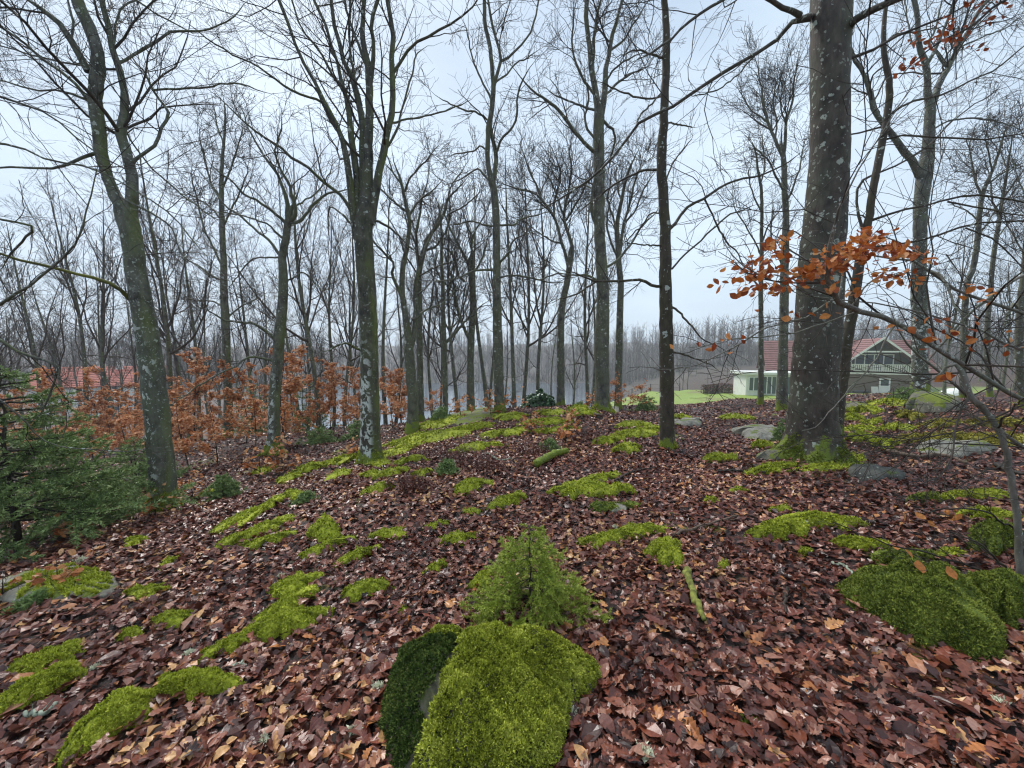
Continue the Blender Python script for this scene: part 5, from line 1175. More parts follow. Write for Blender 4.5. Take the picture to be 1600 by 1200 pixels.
SMALL = [(120, 872, 4.3, 5, 'pale orange leaved seedling at the edge of the young spruces', 1.0), (95, 965, 2.9, 5, 'orange maple like seedling standing before the flat stone slab', .8), (250, 845, 5.0, 5, 'pale orange seedling at the foot of the mossy footed beech', 1.1), (300, 790, 5.9, 4, 'orange seedling between the mossy footed beech and the little spruce', .9),
         (440, 760, 7.0, 4, 'low spreading copper seedling above the moss streaks', 1.3), (410, 770, 6.8, 5, 'lowest copper seedling above the moss streaks', 1.5), (560, 700, 8.6, 5, 'copper seedling beside the white patched beech', 1.5), (765, 662, 10.2, 4, 'copper seedling hanging over a dark hollow below the slim straight beech', 1.5), (720, 655, 11.0, 4, 'copper seedling on the rock slab', 1.5),
         (830, 705, 7.4, 4, 'light copper seedling in the middle of the leaf slope', .9), (885, 735, 6.4, 5, 'copper seedling beside the mossy log', 1.3), (890, 705, 7.6, 4, 'copper seedling uphill of the mossy log', .9), (960, 640, 12.0, 3, 'copper beech bush behind the upright mossy footed beech', .8), (1000, 640, 12.8, 3, 'copper beech bush at the near edge of the lawn', .8), (925, 640, 13.0, 4, 'copper seedling right of the dark evergreen bush', 1.6),
         (15, 985, 2.8, 5, 'orange seedling leaves under the flat stone slab', .8), (60, 760, 8.0, 4, 'copper seedling behind the spruce branches', 1.4), (640, 640, 14.0, 4, 'copper seedling on the bank at the low forking beech', 1.8), (800, 645, 11.4, 5, 'copper leaves of a seedling before the dark evergreen bush', 1.8)]
for i, (x, y, Y, k, lb, s) in enumerate(SMALL): sapling(x, y, Y, k, lb, None, s, 100 + i)
name_by_landmark('beech_sapling', 'copper leaved young beech', 7)

# ------------------------------------------------------------------ the near sapling and the branches that reach in on the right
def right_branches():
    g = np.random.default_rng(91)
    base = hit(1598, 930)
    root = empty('beech_sapling', base)
    tag(root, 'pale lichen stemmed sapling bending over the deep green moss mound', 'sapling')
    Y0 = base[1]
    st = [(1598, 935, 17), (1594, 880, 15), (1590, 820, 14), (1582, 760, 13.5), (1572, 705, 13), (1556, 665, 12.5), (1535, 638, 12), (1515, 615, 11.5), (1507, 592, 10.5), (1498, 572, 9.5), (1482, 572, 7), (1466, 588, 5), (1455, 594, 3.5)]
    P, R = px_path(st, Y0, Y0 + .25); P, R = smooth_path(P, R, 44); P[2:] += g.normal(0, .003, (42, 3))
    gs = Geo(); pack(gs, P[None], R[None], 12, base); obj('stem', gs.mesh('stem', attr='h'), M_TWIG_PALE, root)
    tw = [[(1590, 830, 5), (1540, 800, 4), (1500, 795, 3.5), (1440, 800, 3)], [(1588, 905, 6), (1550, 895, 5), (1500, 880, 4.5), (1440, 862, 4), (1380, 848, 3), (1300, 815, 2)], [(1592, 920, 6), (1565, 880, 5), (1530, 850, 4), (1480, 830, 3)],
          [(1515, 617, 5), (1500, 650, 4), (1490, 690, 3.5), (1480, 730, 3), (1440, 760, 2)], [(1560, 668, 5), (1580, 640, 4), (1601, 620, 3)], [(1575, 720, 4), (1540, 735, 3), (1500, 760, 2.5), (1470, 765, 2)]]
    TP, TR = [], []
    for t in tw:
        p, r = px_path(t, Y0 + .05, Y0 + g.uniform(-.4, .2), extend=False); p, r = smooth_path(p, r, 14); p[1:] += g.normal(0, .005, (13, 3)); TP.append(p); TR.append(r)
    TP, TR = np.array(TP), np.array(TR)
    B1, R1 = sprout(TP, TR, g, 14, .1, 1, (45, 14), (.45, .1, .6), 7, .14, .01, .5, .0018, flat=.4); B2, R2 = sprout(B1, R1, g, 12, .1, 1, (45, 14), (.45, .06, .25), 5, .14, .01, .6, .0014, flat=.4)
    gt = Geo(); pack(gt, TP, TR, 6, base); pack(gt, B1, R1, 4, base); pack(gt, B2, R2, 3, base); obj('twigs', gt.mesh('twigs', attr='h'), M_TWIG, root)
    # the tree outside the picture whose low limb crosses in front of the house
    r2 = traced_tree('beech_tree', 'low lichen limb with orange leaf sprays crossing before the house and massive beech', CAT, 3.3,
        [(1760, 960, 120), (1758, 800, 112), (1754, 600, 104), (1750, 400, 96), (1748, 200, 84), (1746, 0, 70)],
        [(-.5, (1742, 690, 16), (1680, 650, 13), (1600, 625, 11), (1540, 590, 10.5), (1480, 555, 10), (1430, 522, 10), (1395, 500, 10.5), (1370, 492, 10.5), (1345, 486, 10.5), (1320, 478, 11), (1305, 468, 11), (1297, 455, 11), (1293, 428, 11)),
         (-.3, (1742, 760, 14), (1680, 740, 12), (1600, 700, 9), (1560, 668, 8), (1520, 625, 7), (1480, 590, 6), (1440, 560, 5), (1410, 530, 4)),
         (.3, (1740, 560, 14), (1680, 520, 11), (1600, 490, 8), (1540, 470, 7), (1490, 450, 6), (1450, 422, 6), (1425, 408, 5), (1390, 402, 4), (1340, 395, 3)),
         (.5, (1740, 420, 12), (1680, 410, 9), (1600, 430, 7), (1540, 470, 6), (1500, 505, 5), (1470, 540, 4), (1440, 575, 3), (1420, 590, 2)),
         (.2, (1740, 480, 12), (1680, 500, 9), (1600, 545, 7), (1540, 520, 5), (1480, 500, 4), (1400, 480, 3), (1330, 470, 2.5), (1260, 462, 2)),
         (-.3, (1450, 424, 6), (1468, 430, 6), (1480, 445, 5.5), (1488, 470, 4.5), (1500, 490, 4)),
         (0, (1300, 470, 4), (1250, 500, 3.5), (1200, 512, 3), (1150, 540, 2.5), (1090, 570, 2)), (.1, (1345, 484, 4), (1290, 505, 3.5), (1230, 522, 3), (1150, 530, 2.5)), (-.1, (1400, 505, 4), (1385, 530, 3.5), (1370, 560, 3.5), (1350, 585, 3), (1330, 605, 2.5), (1300, 640, 2)),
         (.2, (1298, 450, 4), (1260, 430, 3.5), (1215, 440, 3), (1170, 420, 2.5), (1145, 400, 2)), (.2, (1310, 470, 4), (1320, 420, 3.5), (1345, 390, 3), (1380, 370, 2.5), (1420, 385, 2)), (.2, (1300, 440, 3.5), (1250, 400, 3), (1215, 378, 2.5), (1180, 380, 2)), (.1, (1330, 480, 3.5), (1360, 440, 3), (1400, 430, 2.5), (1450, 420, 2))],
        M_TWIG_PALE, 92, twig=.85, low=0, up=.0, rlim=1.0)
    b2 = np.array(r2.location)
    # orange leaves still hanging on it
    gl = Geo(); pts = []
    def spray(cx, cy, rx, ry, n, Yc=2.85, ang=0):
        n = int(n * 1.15)
        a = math.radians(-ang)
        ex, ey = g.normal(0, .5, n) * rx, g.normal(0, .5, n) * ry
        for x, y in zip(ex, ey):
            pts.append(at(cx + x * math.cos(a) - y * math.sin(a), cy + x * math.sin(a) + y * math.cos(a), Yc + g.normal(0, .14)))
    for s in [(1195, 408, 45, 14, 42, 2.95, 15), (1185, 430, 55, 10, 46, 2.95, 12), (1215, 380, 30, 10, 32, 2.95, 20), (1185, 450, 40, 7, 18, 2.95, 12), (1300, 410, 50, 18, 85, 2.85, 25), (1265, 425, 30, 12, 45, 2.85, 20), (1350, 380, 40, 20, 85, 2.85, 15), (1395, 390, 40, 12, 55, 2.85, -5), (1330, 400, 50, 18, 70), (1385, 430, 45, 10, 34), (1440, 400, 30, 8, 16), (1420, 440, 40, 9, 16), (1225, 450, 25, 10, 20), (1310, 455, 30, 10, 10), (1480, 520, 70, 22, 16, 2.6), (1540, 470, 50, 25, 8, 2.7), (1400, 520, 60, 20, 7, 2.6), (1560, 540, 40, 20, 7, 2.5), (1470, 590, 40, 12, 5, 2.3), (1130, 540, 60, 25, 9, 2.9), (1270, 490, 60, 14, 8, 2.8)]: spray(*s)
    pts = np.array(pts)
    sz = g.uniform(.040, .070, len(pts)); order = np.argsort(-sz); one, rest = order[:290], order[290:]
    lm = []
    for k in range(6):
        gg = Geo(); leaves(gg, np.zeros((1, 3)), np.array([[0, 0, 1.0]]), np.array([1.0]), 'beech', g, .02, .5); me = gg.mesh('leaf', smooth=False, attr='lc'); me.materials.append(M_ORANGE_O); lm.append(me)
    for k in one:
        q = Vector(unit(np.array([0, -.5, .8]) + g.normal(0, .75, 3))).to_track_quat('Z', 'Y').to_matrix().to_4x4() @ Matrix.Rotation(g.uniform(0, 6.28), 4, 'Z')
        o = bpy.data.objects.new('leaf', lm[g.integers(6)]); link(o, r2); o.matrix_local = Matrix.Translation(pts[k] - b2) @ q @ Matrix.Diagonal((sz[k], sz[k], sz[k], 1))
    leaves(gl, pts[rest] - b2, np.tile([0, -.5, .8], (len(rest), 1)), sz[rest], 'beech', g, .75, .5)
    o = obj('orange_leaves', gl.mesh('orange_leaves', smooth=False, attr='lc'), M_ORANGE, r2); o['kind'] = 'stuff'
    gl = Geo(); pts2 = []
    for (x, y) in [(1415, 808), (1438, 806), (1455, 818), (1480, 800), (1495, 808), (1492, 795), (1400, 855), (1420, 865), (1492, 846)]: pts2.append(at(x, y, Y0 + .25 + g.normal(0, .1)))
    pts2 = np.array(pts2); leaves(gl, pts2 - base, np.tile([0, -.7, .6], (len(pts2), 1)), g.uniform(.05, .075, len(pts2)), 'beech', g, .6, .4, np.full(len(pts2), .85))
    o = obj('foliage', gl.mesh('foliage', smooth=False, attr='lc'), M_ORANGE, root); o['kind'] = 'stuff'
    # dark red leaves high up on the leaning dark tree side
    dark = bpy.data.objects['beech_tree.009'] if 'beech_tree.009' in bpy.data.objects else r2
    pts3 = []
    for cx, cy, n in [(1415, 110, 14), (1430, 95, 10), (1470, 60, 16), (1480, 35, 14), (1500, 60, 10), (1520, 75, 6), (1545, 30, 12), (1560, 3, 14), (1510, 45, 12), (1455, 70, 10), (1430, 60, 8), (1525, 10, 10)]:
        for _ in range(n): pts3.append(at(cx + g.normal(0, 9), cy + g.normal(0, 7), 4.2 + g.normal(0, .08)))
    pts3 = np.array(pts3); gl = Geo(); leaves(gl, pts3 - b2, np.tile([0, -.8, .5], (len(pts3), 1)), g.uniform(.04, .065, len(pts3)), 'beech', g, .6, .5, g.random(len(pts3)) * .22)
    o = obj('red_leaves', gl.mesh('red_leaves', smooth=False, attr='lc'), M_ORANGE, r2); o['kind'] = 'stuff'
    tp, trd = px_path([(1640, -30, 7), (1560, 6, 6), (1520, 40, 5), (1470, 65, 4), (1430, 95, 3), (1405, 122, 2)], 4.2, 4.2, extend=False); tp, trd = smooth_path(tp, trd, 20)
    tq, tr2 = px_path([(1746, -60, 20), (1700, -50, 12), (1640, -30, 7)], 3.4, 4.2, extend=False); tq, tr2 = smooth_path(tq, tr2, 20)
    B1, R1 = sprout(tp[None], trd[None], g, 9, .1, 1, (45, 14), (.25, .1, .5), 7, .14, .0, .5, .0016)
    gt = Geo(); pack(gt, B1, R1, 4, b2); obj('twigs', gt.mesh('twigs', attr='h'), M_TWIG, r2)['kind'] = 'stuff'
    for a_, b_ in ((tp, trd), (tq, tr2)):
        gt = Geo(); pack(gt, a_[None], b_[None], 6, b2); obj('limb', gt.mesh('limb', attr='h'), M_TWIG, r2)
right_branches()

# two big orange leaves on the large moss mound
for x, y, s in ((1432, 950, .085), (1480, 962, .075)):
    p = hit(x, y); gg = Geo(); leaves(gg, np.zeros((1, 3)), np.array([[0, -.6, 1.0]]), np.array([s]), 'beech', np.random.default_rng(x), .2, .3, np.array([.8]))
    tag(obj('beech_leaf', gg.mesh('beech_leaf', smooth=False, attr='lc'), M_ORANGE, None, (p[0], p[1], p[2] + .25)), 'big orange beech leaf lying on top of the largest moss mound', 'leaf', 'orange leaves on the largest moss mound')

# ------------------------------------------------------------------ dark evergreen bush
def rhododendron():
    g = np.random.default_rng(15)
    p = at(842, 641, 12.6); p[2] = gz(p[0], p[1])
    root = empty('rhododendron_bush', p); tag(root, 'rounded dark evergreen bush on the brow above the lake', 'bush')
    N = 2600
    d = unit(g.normal(size=(N, 3))); d[:, 2] = np.abs(d[:, 2]); r = g.uniform(.75, 1.0, N) ** .6
    lump = 1 + .12 * np.sin(d[:, 0] * 7 + 1) * np.cos(d[:, 2] * 6) + .08 * np.sin(d[:, 1] * 9)
    pos = d * np.array([.60, .55, .66]) * (r * lump)[:, None]
    gl = Geo(); leaves(gl, pos, unit(d + np.array([0, 0, .5])), g.uniform(.08, .13, N), 'beech', g, .5, .3); o = obj('foliage', gl.mesh('foliage', smooth=False, attr='lc'), M_RHODO, root); o['kind'] = 'stuff'
    gs = Geo(); P = np.stack([np.linspace([0, 0, 0], q * .8, 5) for q in pos[:26]]); pack(gs, P, np.tile(np.linspace(.015, .006, 5), (26, 1)), 5, np.zeros(3)); obj('stems', gs.mesh('stems', attr='h'), M_TWIG, root)
rhododendron()

def dwarf_shrub(x, y, wx, wy, label, seed):
    g = np.random.default_rng(seed); N = 70
    B = hits(x + g.normal(0, wx * .5, N), y + g.normal(0, wy * .5, N)); base = B.mean(0); base[2] = gz(base[0], base[1])
    d = unit(g.normal(0, .45, (N, 3)) + [0, 0, 1]); L = g.uniform(.10, .2, N)[:, None]; t = np.linspace(0, 1, 4)
    P = B[:, None] - base + d[:, None] * (L * t[None])[..., None] + g.normal(0, .006, (N, 4, 3)); R = np.tile(np.linspace(.0035, .002, 4), (N, 1))
    C_, D_ = sprout(P, R, g, 34, .2, 1, (42, 12), (.5, .04, .1), 3, .12, .06, .7, .0018)
    root = empty('dwarf_shrub', base); tag(root, label, 'shrub')
    gs = Geo(); pack(gs, P, R, 3, np.zeros(3)); pack(gs, C_, D_, 3, np.zeros(3)); o = obj('stems', gs.mesh('stems', attr='h'), M_SHRUB, root); o['kind'] = 'stuff'
    q = C_[:, -1]; gl = Geo(); leaves(gl, q, np.tile([0, -.3, 1.0], (len(q), 1)), g.uniform(.018, .034, len(q)), 'low', g, .6, .4, g.random(len(q)) * .5); o = obj('foliage', gl.mesh('foliage', smooth=False, attr='lc'), M_LITTER, root); o['kind'] = 'stuff'
M_SHRUB = twig_mat('reddish_twig', srgb(72, 40, 34), srgb(112, 66, 52))
for i, a in enumerate([(700, 722, 60, 9, 'low reddish brown dwarf shrub below the low forking beech'), (760, 735, 50, 8, 'low reddish brown dwarf shrub below the slim straight beech'), (640, 770, 34, 7, 'dark red dwarf shrub patch below the white patched beech'), (830, 712, 40, 7, 'dark red dwarf shrub patch uphill of the rotten log'), (900, 690, 40, 6, 'brown dwarf shrub below the upright beech with the broken branch')]): dwarf_shrub(*a, 70 + i)

# ------------------------------------------------------------------ fallen wood and lichen
def stick(pts, label, mat, seed, name='fallen_branch', cat='branch', twigs=3, group=None, lift=.02):
    g = np.random.default_rng(seed)
    P = hits([q[0] for q in pts], [q[1] for q in pts]); R = np.array([q[2] / F * zdepth(p) / 2 for q, p in zip(pts, P)])
    P[:, 2] += R + lift
    p, r = smooth_path(P, R, 16); p[1:-1] += g.normal(0, .006, (14, 3)); r = r * g.uniform(.85, 1.12, 16)
    p = np.concatenate([[p[0] - (p[1] - p[0]) * .02], p, [p[-1] + (p[-1] - p[-2]) * .02]]); r = np.concatenate([[.0004], r, [.0004]]); base = p[0].copy()
    gs = Geo(); pack(gs, p[None], r[None], 8, base)
    root = obj(name, gs.mesh(name, attr='h'), mat, None, base); tag(root, label, cat, group)
    B, Rr = sprout(p[None], r[None], g, twigs / max(np.linalg.norm(p[-1] - p[0]), .1), .2, 1, (45, 15), (.3, .04, .4), 6, .1, .04, .45, .0015)
    gt = Geo(); pack(gt, B, Rr, 4, base)
    if gt.n: obj('twigs', gt.mesh('twigs', attr='h'), mat, root)['kind'] = 'stuff'
M_STICK = plain('dead_wood', srgb(112, 94, 80), .8, .25, 20); M_STICK_L = plain('lichen_wood', srgb(158, 166, 146), .85, .25, 40)
M_STICK_D = plain('wet_wood', srgb(58, 48, 40), .6, .25, 20); M_STICK_M = plain('mossy_wood', srgb(138, 140, 66), .9, .35, 25)
stick([(1385, 715, 6), (1430, 718, 6), (1470, 720, 5.5), (1510, 728, 4)], 'long straight fallen branch lying below the pale grey stone', M_STICK, 1)
stick([(1073, 905, 11), (1080, 930, 11), (1090, 965, 10), (1100, 985, 7)], 'short yellow mossy stick lying right of the small spruce', M_STICK_M, 2, twigs=0)
stick([(836, 735, 12), (860, 720, 12), (886, 712, 9)], 'dark rotten log with moss in the middle of the leaf slope', M_BARK_D, 3, name='fallen_log', cat='log', twigs=1)
stick([(40, 1132, 6), (70, 1125, 7), (90, 1112, 5)], 'lichen covered stick beside a narrow moss cushion', M_STICK_L, 4, twigs=2)
stick([(918, 642, 4), (930, 652, 4), (942, 655, 3)], 'broken branch end at the foot of the upright beech', M_STICK, 5, twigs=1)
stick([(1050, 845, 5), (1100, 830, 4), (1150, 812, 3)], 'thin brown stick right of the round moss pillow', M_STICK, 6, twigs=2)
stick([(1120, 745, 4), (1150, 742, 4), (1195, 745, 3)], 'dark stick beside the mossy root of the massive beech', M_STICK_D, 7, twigs=3)
stick([(1300, 885, 4), (1320, 895, 4), (1335, 912, 3)], 'pale twig above the largest moss mound', M_STICK_L, 8, twigs=2)
stick([(1230, 930, 5), (1226, 950, 5), (1228, 968, 4)], 'short dark stick standing in the oak leaves', M_STICK_D, 9, twigs=1)
stick([(1260, 1008, 3), (1290, 1003, 3), (1320, 1000, 2)], 'thin twig lying just below the largest moss mound', M_STICK_D, 10, twigs=1)
stick([(1555, 735, 8), (1580, 745, 7), (1602, 748, 7)], 'thick dark branch lying behind the pale sapling stem', M_STICK_D, 11, twigs=1)
stick([(960, 760, 3), (990, 742, 3), (1020, 738, 2)], 'thin twig across the moss behind the small spruce', M_STICK_D, 12, twigs=2)
stick([(365, 1054, 4), (378, 1050, 4), (386, 1053, 3)], 'pale chip of wood at the end of the long moss cushion', M_STICK_L, 13, twigs=0)
stick([(760, 715, 3), (780, 722, 3), (800, 720, 2)], 'grey twig on the leaves below the slim straight beech', M_STICK_L, 14, twigs=3)
def lichen_tuft(x, y, s, seed, lift=.03):
    g = np.random.default_rng(seed); p = hit(x, y); gs = Geo()
    sprigs(gs, g.normal(0, s * .3, (60, 3)) * np.array([1, 1, .3]) , unit(g.normal(0, .6, (60, 3)) + [0, 0, 1]), g.uniform(s * .3, s * .7, 60), g, 2, .8, .3)
    o = obj('lichen_tuft', gs.mesh('lichen_tuft', smooth=False), M_LICHEN, None, (p[0], p[1], p[2] + lift))
    tag(o, 'pale green lichen tuft fallen on the leaf litter', 'lichen', 'lichen tufts on the leaf litter')
for i, (x, y, s) in enumerate([(893, 1122, .04), (857, 1138, .035), (590, 1083, .04), (552, 1150, .03), (412, 1165, .03), (1010, 1190, .05), (295, 1028, .03), (1562, 1105, .035), (150, 1050, .03), (960, 828, .03), (440, 905, .03), (1260, 823, .04), (128, 880, .06)]): lichen_tuft(x, y, s, i)
name_by_landmark('lichen_tuft', 'pale fallen lichen tuft', 8)

# ------------------------------------------------------------------ trees further back
def bg_proto(seed, H, stems, fork, spreadness):
    g = np.random.default_rng(seed)
    K = 22; t = np.linspace(0, 1, K)
    bend = g.normal(0, .03, 2) * H; ph = g.uniform(0, 6, 2)
    T_ = np.stack([bend[0] * t ** 2 + .012 * H * np.sin(t * 7 + ph[0]), bend[1] * t ** 2 + .012 * H * np.sin(t * 6 + ph[1]), t * H * .92 - .2], -1)
    R_ = .0088 * H * (1 - t) ** .8 + .010
    gt = Geo(); P = T_; trunk_tube(gt, P, R_, np.zeros(3), 9, .4, .2, g)
    lo = T_[None, int(K * fork):]; lr = R_[None, int(K * fork):]
    S1, Q1 = sprout(lo, lr, g, stems, 0, .85, (30, 9), (.62, H * .12, H * .42), 14, .10, .09, .55, .02, taper=.14)
    low = T_[None, int(K * .2):int(K * .75)]
    S1b, Q1b = sprout(low, R_[None, int(K * .2):int(K * .75)], g, .9, 0, 1, (68, 12), (.30, H * .06, H * .18), 14, .12, .03, .3, .012)
    S1 = np.concatenate([S1, S1b]); Q1 = np.concatenate([Q1, Q1b])
    S2, Q2 = sprout(S1, Q1, g, 3.0, .10, 1, (40, 12), (.42, .35, H * .16), 9, .14, .09, .5, .010)
    S3, Q3 = sprout(S2, Q2, g, 3.8, .1, 1, (40, 13), (.48, .25, 1.1), 6, .15, .08, .55, .0078)
    S4, Q4 = sprout(S3, Q3, g, 3.4, .1, 1, (42, 13), (.55, .16, .6), 3, .12, .06, .6, .0066)
    gc = Geo(); pack(gc, S1, Q1, 6, np.zeros(3)); pack(gc, S2, Q2, 4, np.zeros(3)); pack(gc, S3, Q3, 3, np.zeros(3)); pack(gc, S4, Q4, 3, np.zeros(3))
    a, b = gt.mesh('trunk', attr='h'), gc.mesh('crown', attr='h')
    a.materials.append(M_BARK); b.materials.append(M_FARTREE)
    return a, b, H
PROTO = [bg_proto(600 + i, *a) for i, a in enumerate([(13, .85, .36, 1), (15, .75, .42, 1), (12, .95, .30, 1), (16, .6, .5, 1), (11, 1.1, .34, 1), (14, .8, .45, 1)])]
def bg_tree(x, y, k, H, label, group, g, thin=1.0):
    root = empty('bare_tree', (x, y, gz(x, y) - .05), g.uniform(0, 6.28)); s = H / PROTO[k][2]
    root.scale = (s * thin, s * thin, s); root.rotation_euler[0] = g.normal(0, .025); root.rotation_euler[1] = g.normal(0, .025)
    tag(root, label, CAT, group)
    for n, me in zip(('trunk', 'crown'), PROTO[k]): link(bpy.data.objects.new(n, me), root)
gB = np.random.default_rng(23)
# those the photograph shows singly: (x pixel of the trunk, depth, height)
LAKE = 'bare tree on the slope between the brow and the lake'
for x, Y, H in [(805, 17, 12), (820, 20, 13), (846, 18, 12), (915, 19, 13), (928, 24, 13), (757, 18, 12), (712, 20, 13), (768, 22, 12), (600, 17, 12), (618, 22, 13), (672, 21, 12), (540, 20, 13), (515, 18, 12), (490, 15, 12), (462, 22, 13), (478, 28, 14), (640, 27, 13), (690, 28, 13), (735, 30, 12), (790, 30, 13), (860, 33, 14), (895, 30, 13), (575, 30, 13), (555, 25, 13)]:
    p = at(x, 600, Y); bg_tree(p[0], Y, gB.integers(6), H * gB.uniform(.9, 1.08), LAKE, 'trees down to the lake', gB, .85)
LEFTW = 'bare tree rising out of the left hollow behind the copper saplings'
for x, Y, H in [(265, 16, 13), (275, 24, 14), (140, 17, 12), (165, 20, 13), (172, 28, 14), (310, 20, 13), (325, 30, 14), (395, 22, 13), (420, 26, 14), (100, 25, 13), (60, 18, 12), (30, 24, 13), (-20, 20, 13), (240, 32, 14), (205, 26, 13), (375, 36, 14), (450, 34, 14), (10, 34, 14), (-60, 28, 13), (130, 40, 13), (345, 44, 14), (290, 40, 14), (500, 40, 14), (-120, 22, 13), (-150, 32, 14), (410, 46, 14), (70, 46, 13)]:
    p = at(x, 600, Y); bg_tree(p[0], Y, gB.integers(6), H * gB.uniform(.88, 1.05), LEFTW, 'trees in the left hollow', gB, .9)
RIGHTW = 'bare tree beyond the thicket at the garden side'
for x, Y, H in [(1480, 24, 11), (1580, 18, 11), (1570, 26, 12), (1640, 20, 12), (1690, 15, 12), (1740, 22, 13), (1620, 34, 12), (1530, 62, 12), (1470, 66, 12), (1560, 58, 11)]:
    p = at(x, 600, Y); bg_tree(p[0], Y, gB.integers(6), H * gB.uniform(.9, 1.05), RIGHTW, 'trees at the garden side', gB, .9)
HOUSEW = 'bare tree on the wooded rise behind the houses'
for i in range(46):
    a = math.radians(gB.uniform(8, 56)); r = gB.uniform(84, 150)
    bg_tree(r * math.sin(a), r * math.cos(a), gB.integers(6), gB.uniform(9, 12.5), HOUSEW, 'trees on the rise behind the houses', gB, 1.0)
SHORE = 'bare tree along the shore in the low ground left of the lake'
for i in range(46):
    a = math.radians(gB.uniform(-58, -14)); r = gB.uniform(44, 92)
    x, y = r * math.sin(a), r * math.cos(a)
    if gz(x, y) < -11.6 or (abs(x + 62) < 11 and y < 72 and y > 40): continue
    bg_tree(x, y, gB.integers(6), gB.uniform(10, 14), SHORE, 'trees in the low ground', gB, 1.0)

# far woods round the lake: one mass
def far_wood():
    g = np.random.default_rng(33); geo = Geo(); gb = Geo()
    n = 0
    X, Yv, H = [], [], []
    while n < 1700:
        a = math.radians(g.uniform(-66, 66)); r = 150 + 150 * g.random() ** 1.7
        x, y = r * math.sin(a), r * math.cos(a)
        X.append(x); Yv.append(y); H.append(g.uniform(11, 17)); n += 1
    X, Yv, H = map(np.array, (X, Yv, H)); Z = ground_z(X, Yv)
    ok = Z > -12.3; X, Yv, H, Z = X[ok], Yv[ok], H[ok], Z[ok]; N = len(X)
    t = np.linspace(0, 1, 4)
    P = np.stack([X[:, None] + 0 * t, Yv[:, None] + 0 * t, Z[:, None] - .3 + H[:, None] * t], -1) + g.normal(0, .25, (N, 4, 3)) * np.array([1, 1, 0]) * t[None, :, None]
    R = (H[:, None] * .010) * (1 - .85 * t)[None]
    pale = g.random(N) < .10
    pack(geo, P[~pale], R[~pale], 4, np.zeros(3)); pack(gb, P[pale], R[pale] * .9, 4, np.zeros(3))
    B = 22
    idx = np.repeat(np.arange(N), B); f = g.uniform(.10, .97, len(idx))
    p0 = P[idx, 0] + (P[idx, 3] - P[idx, 0]) * f[:, None]
    L = H[idx] * g.uniform(.10, .30, len(idx)) * (1.2 - .6 * f)
    az = g.uniform(0, 6.28, len(idx)); el = g.normal(.8, .3, len(idx))
    d = np.stack([np.cos(az) * np.cos(el), np.sin(az) * np.cos(el), np.sin(el)], -1)
    B1 = np.stack([p0, p0 + d * L[:, None] + np.array([0, 0, 1.0]) * L[:, None] * .15], 1)
    pack(geo, B1, np.tile([.07, .03], (len(idx), 1)), 3, np.zeros(3))
    # undergrowth between the far trunks
    M_ = 2600; a = np.radians(g.uniform(-66, 66, M_)); r = 150 + 110 * g.random(M_) ** 1.5; x, y = r * np.sin(a), r * np.cos(a); z = ground_z(x, y); k = z > -12.2; b0 = np.stack([x, y, z - .2], -1)[k]
    b0 = np.repeat(b0, 6, 0) + g.normal(0, .7, (6 * k.sum(), 3)) * np.array([1, 1, 0]); d = unit(g.normal(0, .35, b0.shape) + [0, 0, 1]); B2 = np.stack([b0, b0 + d * g.uniform(1.5, 4.5, len(b0))[:, None]], 1)
    pack(geo, B2, np.tile([.11, .05], (len(b0), 1)), 3, np.zeros(3))
    o = obj('far_wood', geo.mesh('far_wood', attr='h'), M_FARWOOD); tag(o, 'grey brown bare wood covering the hills beyond the lake', 'wood', None, 'stuff')
    me = gb.mesh('birch_trunks', attr='h'); b = obj('birch_trunks', me, plain('birch_bark', srgb(196, 192, 184), .8, .2, 2), o); b['kind'] = 'stuff'
far_wood()

# ------------------------------------------------------------------ the gabled house
M_BRICK = Mat('brick'); _b = M_BRICK.n('ShaderNodeTexBrick'); _b.inputs['Scale'].default_value = 4.5
_b.inputs['Color1'].default_value = srgb(104, 78, 68); _b.inputs['Color2'].default_value = srgb(84, 62, 55); _b.inputs['Mortar'].default_value = srgb(104, 90, 80)
_b.inputs['Mortar Size'].default_value = .012; M_BRICK.l(M_BRICK.coord((1, 1, 1)), _b.inputs['Vector']); M_BRICK.set(_b.outputs[0], .8); M_BRICK = M_BRICK.m
M_WHITE = plain('white_paint', srgb(222, 222, 214), .5, .05, 2); M_CREAM = plain('cream_board', srgb(206, 204, 192), .6, .06, 2)
M_DKWOOD = plain('brown_board', srgb(80, 72, 67), .7, .12, 3); M_ROOF = plain('red_tile', srgb(132, 92, 88), .75, .14, 1.5); M_ROOF2 = plain('bright_red_tile', srgb(176, 98, 80), .75, .14, 1.2)
M_GREYROOF = plain('grey_sheet', srgb(168, 172, 176), .5, .08, 2)
m_ = Mat('window_glass'); m_.set(srgb(66, 76, 88), .06, .8); M_GLASS = m_.m
def prt(parent, name, mat, boxes=None, V=None, Q=None, T=None, label=None):
    ge = Geo()
    for b in boxes or []: ge.box(*b)
    if V is not None: ge.add(V, Q, T)
    o = obj(name, ge.mesh(name, smooth=False), mat, parent)
    if label: o['label'] = label
    return o
